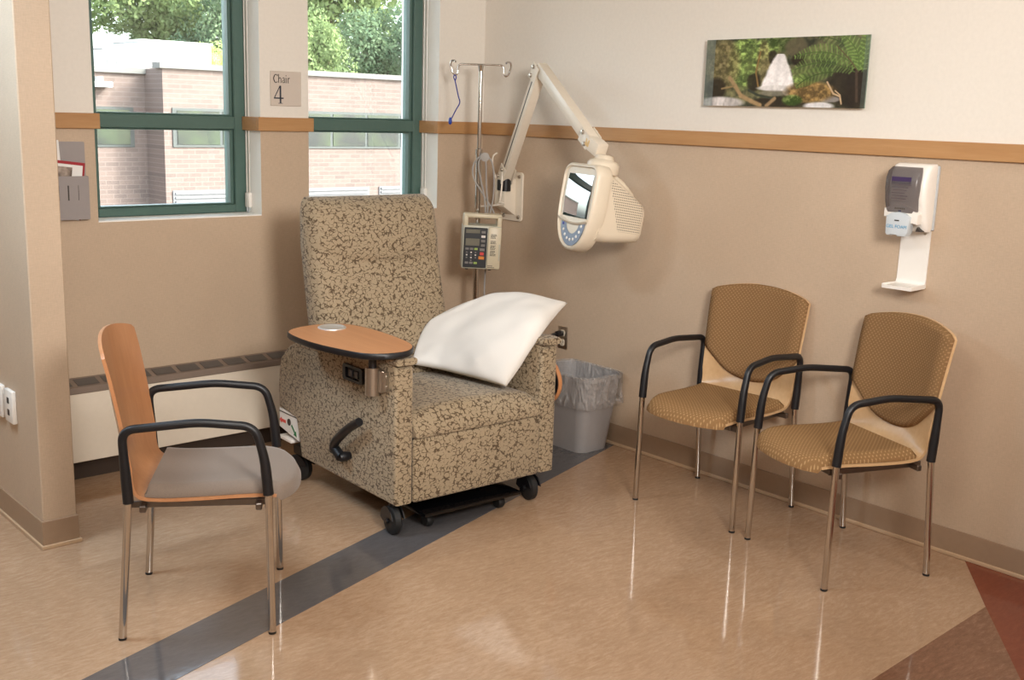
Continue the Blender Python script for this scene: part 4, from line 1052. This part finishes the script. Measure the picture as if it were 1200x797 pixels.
    frond((0.95, 0.5), (0.97, 0.8), (0.84, 1.02), 0.12, 22, fg*1.05); frond((0.97, 0.5), (1.0, 0.8), (0.97, 1.04), 0.10, 18, fg)
    frond((0.82, 0.5), (0.68, 0.5), (0.60, 0.30), 0.10, 22, fg*0.8)
    stroke([(0.82, 0.86), (0.90, 0.66), (0.95, 0.5)], 0.012, c(70, 60, 36)); stroke([(0.94, 0.5), (0.955, 0.1)], 0.03, c(52, 40, 30))
    blend((X < 0.06)*0.55, c(92, 104, 102)); blend((X > 0.975)*0.35, c(84, 100, 92))
    C = np.clip(C, 0, 1)**0.80*1.06
    C *= (1.0+0.16*(fb(60, 24, 2)[..., None]-0.5))
    return np.clip(C, 0, 1)
NX, NY = 420, 150
img = paint_print(NX, NY); imgl = np.where(img <= 0.04045, img/12.92, ((img+0.055)/1.055)**2.4)
gx, gz = np.meshgrid(np.linspace(-PWD/2, PWD/2, NX+1), np.linspace(0, PHT, NY+1))
verts = np.stack([gx.ravel(), np.full(gx.size, -0.0375), gz.ravel()], 1)
ii, jj = np.meshgrid(np.arange(NX), np.arange(NY)); b0 = (jj*(NX+1)+ii).ravel()
faces = np.stack([b0, b0+1, b0+NX+2, b0+NX+1], 1)
me = bpy.data.meshes.new('print'); me.from_pydata(verts.tolist(), [], faces.tolist())
ca = me.color_attributes.new('print', 'FLOAT_COLOR', 'CORNER')
cc = np.concatenate([np.repeat(imgl.reshape(-1, 3), 4, 0), np.ones((NX*NY*4, 1))], 1).astype(np.float32)
ca.data.foreach_set('color', cc.ravel())
r = thing('wall_picture', 'long frameless photo of a forest waterfall hung on the wall', 'picture', (0, -2.037, 1.763), (0, 0, -PI/2))
link_mesh('photo_print', me, M['print'], r, 0)
bm = BM(); box(bm, -PWD/2, PWD/2, -0.037, -0.031, 0, PHT); obj('backing_panel', bm, plain('picture_edge_green', (120, 138, 124), 0.3), r, 0)
bm = BM(); box(bm, -PWD/2+0.004, PWD/2-0.03, -0.031, 0, 0.004, PHT-0.01); obj('hanging_frame', bm, M['white_paint'], r, 0)

# ------------------------------------------------------------------ bay number sign
r = thing('room_sign', 'square pale sign on the pier between the windows reading Chair 4', 'sign', (-1.285, 0, 1.785))
bm = BM(); box(bm, -0.086, 0.086, -0.006, 0, -0.084, 0.084, 0.002, 1); sp = obj('plate', bm, M['sign_plate'], r, 30)
def strokes(name, segs, x0, z0, h, m, par):
    """serif lettering out of ribbons: each seg = (points, width) in units of h"""
    bm = BM()
    for pts, w in segs:
        P = [Vector((p[0], 0, p[1])) for p in pts]
        if len(P) > 2: P = smooth_path(P, 6)
        ws = w if isinstance(w, tuple) else (w, w)
        Lr, Rr = [], []
        for i, p in enumerate(P):
            d = (P[min(i+1, len(P)-1)]-P[max(i-1, 0)]).normalized(); n = Vector((-d.z, 0, d.x)); wi = ws[0]+(ws[1]-ws[0])*math.sin(PI*i/(len(P)-1)) if len(ws) == 2 else w
            Lr.append(p+n*wi/2); Rr.append(p-n*wi/2)
        poly = [(v_.x, v_.z) for v_ in Lr+Rr[::-1]]
        for i in range(len(P)-1):
            qd = [Lr[i], Lr[i+1], Rr[i+1], Rr[i]]
            a = [bm.verts.new((x0+v_.x*h, -0.0068, z0+v_.z*h)) for v_ in qd]; b = [bm.verts.new((x0+v_.x*h, -0.0055, z0+v_.z*h)) for v_ in qd]
            bm.faces.new(a); bm.faces.new(b[::-1])
            for k in range(4): bm.faces.new((a[k], b[k], b[(k+1) % 4], a[(k+1) % 4]))
    return obj(name, bm, m, par, 0)
Cs = [([(0.56, 0.80), (0.40, 0.97), (0.20, 0.90), (0.05, 0.60), (0.06, 0.36), (0.22, 0.06), (0.42, 0.02), (0.58, 0.18)], (0.05, 0.13)), ([(0.57, 0.98), (0.57, 0.76)], 0.04)]
hs = [([(0.72, 0.0), (0.72, 1.02)], 0.09), ([(0.72, 0.42), (0.86, 0.60), (1.00, 0.58), (1.05, 0.42), (1.05, 0.0)], 0.08), ([(0.63, 0.015), (0.82, 0.015)], 0.035), ([(0.96, 0.015), (1.15, 0.015)], 0.035), ([(0.63, 0.99), (0.72, 1.02)], 0.035)]
as_ = [([(1.27, 0.50), (1.36, 0.62), (1.48, 0.58), (1.53, 0.44), (1.53, 0.10), (1.62, 0.03)], 0.08), ([(1.53, 0.38), (1.34, 0.30), (1.24, 0.16), (1.32, 0.02), (1.44, 0.04), (1.53, 0.16)], 0.07)]
is_ = [([(1.76, 0.0), (1.76, 0.60)], 0.09), ([(1.68, 0.015), (1.86, 0.015)], 0.035), ([(1.68, 0.58), (1.78, 0.61)], 0.035), ([(1.76, 0.82), (1.76, 0.93)], 0.10)]
rs = [([(2.05, 0.0), (2.05, 0.60)], 0.09), ([(1.97, 0.015), (2.17, 0.015)], 0.035), ([(1.97, 0.58), (2.06, 0.61)], 0.035), ([(2.05, 0.40), (2.13, 0.56), (2.22, 0.60), (2.28, 0.55)], 0.08)]
strokes('lettering', Cs+hs+as_+is_+rs, -0.070, 0.028, 0.040, M['ink'], sp)
strokes('numeral', [([(0.42, 0.0), (0.42, 1.0)], 0.10), ([(0.40, 1.0), (0.03, 0.32)], 0.05), ([(0.0, 0.30), (0.62, 0.30)], 0.075), ([(0.28, 0.012), (0.56, 0.012)], 0.03)], -0.068, -0.072, 0.086, M['ink_navy'], sp)

# ------------------------------------------------------------------ brochure holder and its contents
r = thing('brochure_holder', 'grey plastic wall pocket beside the partition holding leaflets', 'brochure holder', (-2.405, 0, 1.183))
bm = BM(); prism(bm, rrect(0.222, 0.338, 0.006, 3, 0, 0.169), lambda a, b: (a, -0.004, b), lambda a, b: (a, 0, b)); obj('back_plate', bm, M['grey_holder'], r, 30)
bm = BM(); y0 = -0.034
prism(bm, rrect(0.222, 0.190, 0.006, 3, 0, 0.095), lambda a, b: (a, y0, b), lambda a, b: (a, y0-0.003, b)); box(bm, -0.111, 0.111, y0, -0.004, 0, 0.004); box(bm, -0.111, -0.108, y0, -0.004, 0, 0.19); box(bm, 0.108, 0.111, y0, -0.004, 0, 0.19)
pk = obj('pocket', bm, M['grey_holder'], r, 30)
bm = BM()
for x, w in ((-0.06, 0.006), (-0.022, 0.006), (0.020, 0.006), (0.064, 0.002)): box(bm, x-w/2, x+w/2, y0-0.0036, y0-0.0028, 0.085, 0.150)
obj('slit', bm, M['ink'], pk, 0)
def sheet(name, w, h, x, y, z, rz, m, label, cat, extras=()):
    rt = thing(name, label, cat, (-2.405+x, y, 1.188), (0, rz, 0), None)
    bm = BM(); box(bm, -w/2, w/2, -0.0015, 0.0015, 0, h); obj('sheet', bm, m, rt, 0)
    for nm, (a0, a1, b0_, b1_), em in extras:
        bm = BM(); box(bm, a0, a1, -0.0022, -0.0012, b0_, b1_); obj(nm, bm, em, rt, 0)
    return rt
sheet('leaflet', 0.09, 0.338, -0.030, -0.009, 0, math.radians(-3), M['paper'], 'tall white leaflet at the back of the grey wall pocket', 'leaflet')
t = NT('magazine_photo'); v = t.coord(); n = t.noise(v, 22, 4)
magp = t.done(t.bsdf(t.ramp(n.outputs[0], [(0.35, lin((96, 84, 76))), (0.65, lin((190, 172, 158)))]), 0.3))
sheet('magazine', 0.168, 0.252, -0.008, -0.0155, 0, math.radians(7), M['red_paper'], 'magazine with red edge sticking out of the grey wall pocket', 'magazine')
sheet('booklet', 0.160, 0.240, -0.016, -0.023, 0, math.radians(7), M['paper'], 'booklet with grey photo cover at the front of the wall pocket', 'booklet', [('cover_photo', (-0.080, 0.035, 0.10, 0.228), magp)])

# ------------------------------------------------------------------ sockets
r = thing('wall_outlet', 'steel power outlet on the wall above the waste bin', 'power outlet', (0, -0.727, 0.506), (0, 0, -PI/2))
bm = BM(); box(bm, -0.036, 0.036, -0.006, 0, -0.062, 0.062, 0.003, 2); p_ = obj('cover_plate', bm, M['steel'], r, 30)
for z in (0.026, -0.026):
    bm = BM(); prism(bm, rrect(0.034, 0.036, 0.012, 5, 0, z), lambda a, b: (a, -0.0085, b), lambda a, b: (a, -0.005, b)); s_ = obj('socket', bm, M['cream_plastic'], p_, 30)
    bm = BM(); box(bm, -0.009, -0.006, -0.0092, -0.008, z-0.002, z+0.010); box(bm, 0.006, 0.009, -0.0092, -0.008, z-0.002, z+0.010); box(bm, -0.003, 0.003, -0.0092, -0.008, z-0.012, z-0.007); obj('slot', bm, M['ink'], s_, 0)
r = thing('power_plug', 'black power plug pushed into the steel outlet', 'plug', (-0.0092, -0.727, 0.532), (0, 0, -PI/2))
bm = BM(); box(bm, -0.014, 0.014, -0.045, 0, -0.014, 0.014, 0.005, 2); obj('plug_head', bm, M['black_plastic'], r, 40)
bm = BM(); tube(bm, smooth_path([(0, -0.045, 0), (-0.015, -0.075, -0.01), (-0.045, -0.10, -0.08), (-0.055, -0.105, -0.25), (-0.10, -0.11, -0.526), (-0.2, -0.14, -0.528)], 7), 0.0045, 8); obj('cord', bm, M['black_plastic'], r, 60)
def white_outlet(y, label):
    r = thing('wall_outlet', label, 'power outlet', (PX0, y, 0.512), (0, 0, -PI/2), 'white outlets on the partition')
    # local -y faces world -x
    bm = BM(); box(bm, -0.046, 0.046, -0.018, 0, -0.066, 0.066, 0.004, 2); p = obj('cover_plate', bm, M['white_plastic'], r, 30)
    for z in (0.024, -0.024):
        bm = BM(); box(bm, -0.012, 0.012, -0.0195, -0.017, z-0.012, z+0.012, 0.002, 1); obj('jack', bm, M['ink'], p, 0)
white_outlet(-0.505, 'white two-socket outlet on the partition, nearer the free end')
white_outlet(-0.375, 'white outlet on the partition, behind the first one')

# ------------------------------------------------------------------ waste bin with liner
bx, by = -0.168, -1.015
r = thing('waste_bin', 'grey plastic waste bin with clear liner between recliner and chairs', 'waste bin', (bx, by, 0.0012))
def bin_ring(k, z, g=0.0):
    w = 0.215+(0.285-0.215)*k+2*g; d = 0.30+(0.405-0.30)*k+2*g
    return [(p[0], p[1], z) for p in rrect(w, d, 0.055+0.01*k, 6)]
bm = BM(); H_ = 0.402
loft(bm, [bin_ring(-0.05, 0.0), bin_ring(0, 0.01), bin_ring(0.5, H_*0.5), bin_ring(0.97, H_-0.02), bin_ring(1.0, H_-0.018, 0.006), bin_ring(1.0, H_, 0.006), bin_ring(1.0, H_, -0.002), bin_ring(0.5, H_*0.5, -0.004), bin_ring(0.02, 0.015, -0.004)])
obj('bucket', bm, M['bin_grey'], r, 40)
bm = BM()
def crink(ring, amp, seed):
    out = []
    for i, p in enumerate(ring):
        d = mnoise.noise(Vector((p[0]*26+seed, p[1]*26, p[2]*22)))*amp
        l = math.hypot(p[0], p[1]); out.append((p[0]*(1+d/l), p[1]*(1+d/l), p[2]+d*0.8))
    return out
def dense(ring, n=3):
    out = []
    for i in range(len(ring)):
        a, b = Vector(ring[i]), Vector(ring[(i+1) % len(ring)])
        for k in range(n): out.append(tuple(a.lerp(b, k/n)))
    return out
lr = []
for (k, z, g, amp, sd) in ((0.55, 0.20, -0.012, 0.006, 1), (0.8, 0.32, -0.010, 0.006, 2), (0.97, 0.385, -0.006, 0.004, 3), (1.0, 0.412, 0.002, 0.002, 4), (1.0, 0.408, 0.011, 0.002, 5), (0.94, 0.36, 0.013, 0.006, 6), (0.88, 0.31, 0.018, 0.009, 7), (0.83, 0.275, 0.024, 0.010, 8), (0.80, 0.252, 0.026, 0.008, 9), (0.80, 0.243, 0.020, 0.006, 9)):
    lr.append(crink(dense(bin_ring(k, z, g)), amp, sd*3.7))
loft(bm, lr, cap=False)
bmesh.ops.recalc_face_normals(bm, faces=bm.faces[:])
obj('liner', bm, M['liner'], r, 60)

# ------------------------------------------------------------------ outside
bm = BM(); box(bm, -60, 120, 0.6, 160, -4.2, -4.0); o = structure('ground', bm, M['asphalt'])
r = thing('brick_building', 'sunlit brick building with flat roof seen through the windows', 'building', (9, 18, -4))
F = lambda x: x-9.0
bm = BM(); box(bm, F(-6), F(6.2), 0.9, 8, 0, 6.30); obj('wall', bm, M['brick'], r, 0)
bm = BM(); box(bm, F(6.2), F(30), 0, 8, 0, 6.42); obj('wall', bm, M['brick'], r, 0)
bm = BM(); box(bm, F(-6.1), F(6.2), 0.82, 1.2, 6.30, 6.42); box(bm, F(6.12), F(30.1), -0.08, 0.3, 6.42, 6.54); obj('parapet', bm, M['concrete'], r, 0)
def far_window(x0, x1, z0, z1, yb, n):
    bm = BM(); box(bm, F(x0)-0.06, F(x1)+0.06, yb-0.03, yb+0.05, z0-0.06, z1+0.06); f = obj('window', bm, M['far_frame'], r, 0)
    w = (x1-x0)/n
    for k in range(n):
        bm = BM(); box(bm, F(x0)+k*w+0.04, F(x0)+(k+1)*w-0.04, yb-0.045, yb-0.02, z0, z1); obj('pane', bm, M['far_glass'], f, 0)
far_window(3.4, 5.85, 4.78, 5.52, 0.9, 2); far_window(6.45, 8.6, 4.82, 5.54, 0, 2); far_window(9.4, 13.4, 4.80, 5.55, 0, 4)
for (x0, x1, z0, z1) in ((6.35, 7.75, 3.42, 3.82), (9.6, 11.5, 3.42, 3.80), (11.8, 13.6, 3.42, 3.80)):
    bm = BM(); box(bm, F(x0), F(x1), -0.03, 0.05, z0, z1)
    k = z0+0.04
    while k < z1-0.05: box(bm, F(x0)+0.05, F(x1)-0.05, -0.06, -0.03, k, k+0.045); k += 0.09
    obj('louver', bm, M['louver_grey'], r, 0)
bm = BM(); box(bm, F(4.95), F(5.35), 0.55, 0.95, 5.98, 6.10, 0.02, 2); box(bm, F(5.1), F(5.2), 0.7, 0.95, 6.05, 6.2); obj('wall_lamp', bm, M['roof_white'], r, 0)
def rooftop(x0, x1, y0, y1, z1, label):
    rt = thing('rooftop_unit', label, 'rooftop unit', ((x0+x1)/2, (y0+y1)/2, 2.42), (0, 0, 0)); w, d = (x1-x0)/2, (y1-y0)/2; h = z1-2.42
    bm = BM(); box(bm, -w, w, -d, d, 0, h, 0.03, 1); c = obj('casing', bm, M['roof_white'], rt, 0)
    bm = BM(); box(bm, -w*0.85, -w*0.62, -d-0.02, -d+0.01, 0.08, h-0.1); box(bm, -w*0.45, -w*0.22, -d-0.02, -d+0.01, 0.08, h-0.1); obj('vent_panel', bm, M['louver_grey'], c, 0)
    bm = BM(); box(bm, -w*1.03, w*1.03, -d*1.03, d*1.03, h, h+0.05); obj('lid', bm, M['roof_white'], c, 0)
rooftop(5.85, 6.95, 20.3, 22.0, 2.86, 'low white rooftop unit at the left on the brick building')
rooftop(7.0, 8.75, 20.8, 22.6, 3.10, 'tall white rooftop unit at the right on the brick building')

def tree_mesh(seed, n=22000, R_=1.0):
    rng = np.random.default_rng(seed)
    nb = 46; c = rng.normal(size=(nb, 3)); c /= np.linalg.norm(c, axis=1)[:, None]; c *= rng.uniform(0.25, 0.78, (nb, 1)); c[:, 2] *= 1.0
    rb = rng.uniform(0.18, 0.36, nb)
    k = rng.integers(0, nb, n); d = rng.normal(size=(n, 3)); d /= np.linalg.norm(d, axis=1)[:, None]
    p = c[k]+d*rb[k][:, None]*rng.uniform(0.75, 1.05, (n, 1))
    a = rng.normal(size=(n, 3))*0.5+d; a /= np.linalg.norm(a, axis=1)[:, None]
    b = np.cross(a, rng.normal(size=(n, 3))); b /= np.linalg.norm(b, axis=1)[:, None]; e = np.cross(a, b)
    s = rng.uniform(0.016, 0.034, (n, 1))
    V_ = np.stack([p-b*s, p-e*s*0.6, p+b*s, p+e*s*0.6], 1).reshape(-1, 3)
    me = bpy.data.meshes.new('crown'); me.from_pydata(V_.tolist(), [], np.arange(4*n).reshape(-1, 4).tolist()); return me
TM = [tree_mesh(1), tree_mesh(2), tree_mesh(3)]
trees = [(13.3, 34, 5.6, 3.3, 'leaf_mid', 'broad pale tree rising behind the low rooftop unit, at the left of the left window'),
         (14.9, 31, 3.4, 2.6, 'leaf_dark', 'darker tree rising directly behind the tall rooftop unit'),
         (12.15, 27.5, 2.55, 1.05, 'leaf_pale', 'small yellow-green tree just right of the tall rooftop unit'),
         (17.6, 32, 3.4, 2.9, 'leaf_mid', 'bright tree at the left of the right-hand window, just above the roof edge'),
         (22.0, 32, 3.2, 2.9, 'leaf_dark', 'deep green tree at the right of the right-hand window, just above the roof edge'),
         (23.0, 38, 7.6, 4.8, 'leaf_mid', 'tall tree at the top of the right-hand window, behind the two lower trees')]
for i, (x, y, zc, R_, m, lb) in enumerate(trees):
    rt = thing('tree', lb, 'tree', (x, y, -4.0), (0, 0, i*1.3), 'trees beyond the brick building')
    me = TM[i % 3].copy(); me.transform(Matrix.Translation((0, 0, zc+4)) @ Matrix.Diagonal((R_, R_, R_*1.05, 1)))
    link_mesh('crown', me, M[m], rt, 0)
    bm = BM(); cyl(bm, (0, 0, 0), (0, 0, zc+4), 0.35, 10, 0, 0.12); obj('trunk', bm, M['bark'], rt, 40)

# ------------------------------------------------------------------ light
w = bpy.data.worlds.new('sky'); scene.world = w; w.use_nodes = True; nt = w.node_tree; nt.nodes.clear()
bg = nt.nodes.new('ShaderNodeBackground'); ou = nt.nodes.new('ShaderNodeOutputWorld'); sk = nt.nodes.new('ShaderNodeTexSky')
sk.sky_type = 'NISHITA'; sk.sun_disc = False; sk.sun_elevation = math.radians(38); sk.sun_rotation = math.radians(140); sk.dust_density = 3.0; sk.air_density = 1.0
hs_ = nt.nodes.new('ShaderNodeHueSaturation'); hs_.inputs['Saturation'].default_value = 0.45; nt.links.new(sk.outputs[0], hs_.inputs['Color']); nt.links.new(hs_.outputs[0], bg.inputs[0]); bg.inputs[1].default_value = 1.3; nt.links.new(bg.outputs[0], ou.inputs[0])
sd = bpy.data.lights.new('sun', 'SUN'); sd.energy = 3.6; sd.angle = math.radians(0.6); sd.color = (1.0, 0.95, 0.88)
so = bpy.data.objects.new('sun', sd); COL.objects.link(so); so.rotation_euler = Vector((-0.72, 0.9, -0.75)).to_track_quat('-Z', 'Y').to_euler()
def overhead_area_light(name, x, y, sx, sy, e, col=(1.0, 0.965, 0.91), z=CEIL-0.03):
    l = bpy.data.lights.new(name, 'AREA'); l.shape = 'RECTANGLE'; l.size = sx; l.size_y = sy; l.energy = e; l.color = col
    o = bpy.data.objects.new(name, l); COL.objects.link(o); o.location = (x, y, z)
    return o
overhead_area_light('overhead_area_light', -0.6, -4.4, 0.5, 1.0, 14)
overhead_area_light('overhead_area_light', -3.2, -3.2, 0.6, 1.2, 34)  # unseen fill light, added to lift the ambient level
overhead_area_light('overhead_area_light', -4.6, -5.6, 1.2, 1.2, 45)  # fill light added behind the camera, in place of bounced flash
overhead_area_light('overhead_area_light', -3.7, -0.9, 0.6, 0.6, 46, (0.62, 0.82, 1.0))  # added cool light imitating daylight on the partition's left face
fl = bpy.data.lights.new('flash_lamp', 'SPOT'); fl.energy = 560; fl.color = (1.0, 0.965, 0.92); fl.spot_size = math.radians(88); fl.spot_blend = 1.0; fl.shadow_soft_size = 0.42
fo = bpy.data.objects.new('flash_lamp', fl); COL.objects.link(fo); fo.location = (-3.0, -5.25, 2.35)
fo.rotation_euler = (Vector((-0.8, -1.0, 2.05))-fo.location).to_track_quat('-Z', 'Y').to_euler()

scene.view_settings.view_transform = 'Standard'; scene.view_settings.look = 'None'
scene.view_settings.exposure = 0.12; scene.view_settings.gamma = 1.0; scene.view_settings.use_curve_mapping = False
scene.cycles.use_denoising = True
scene.cycles.max_bounces = 10; scene.cycles.transparent_max_bounces = 16; scene.cycles.sample_clamp_indirect = 6.0
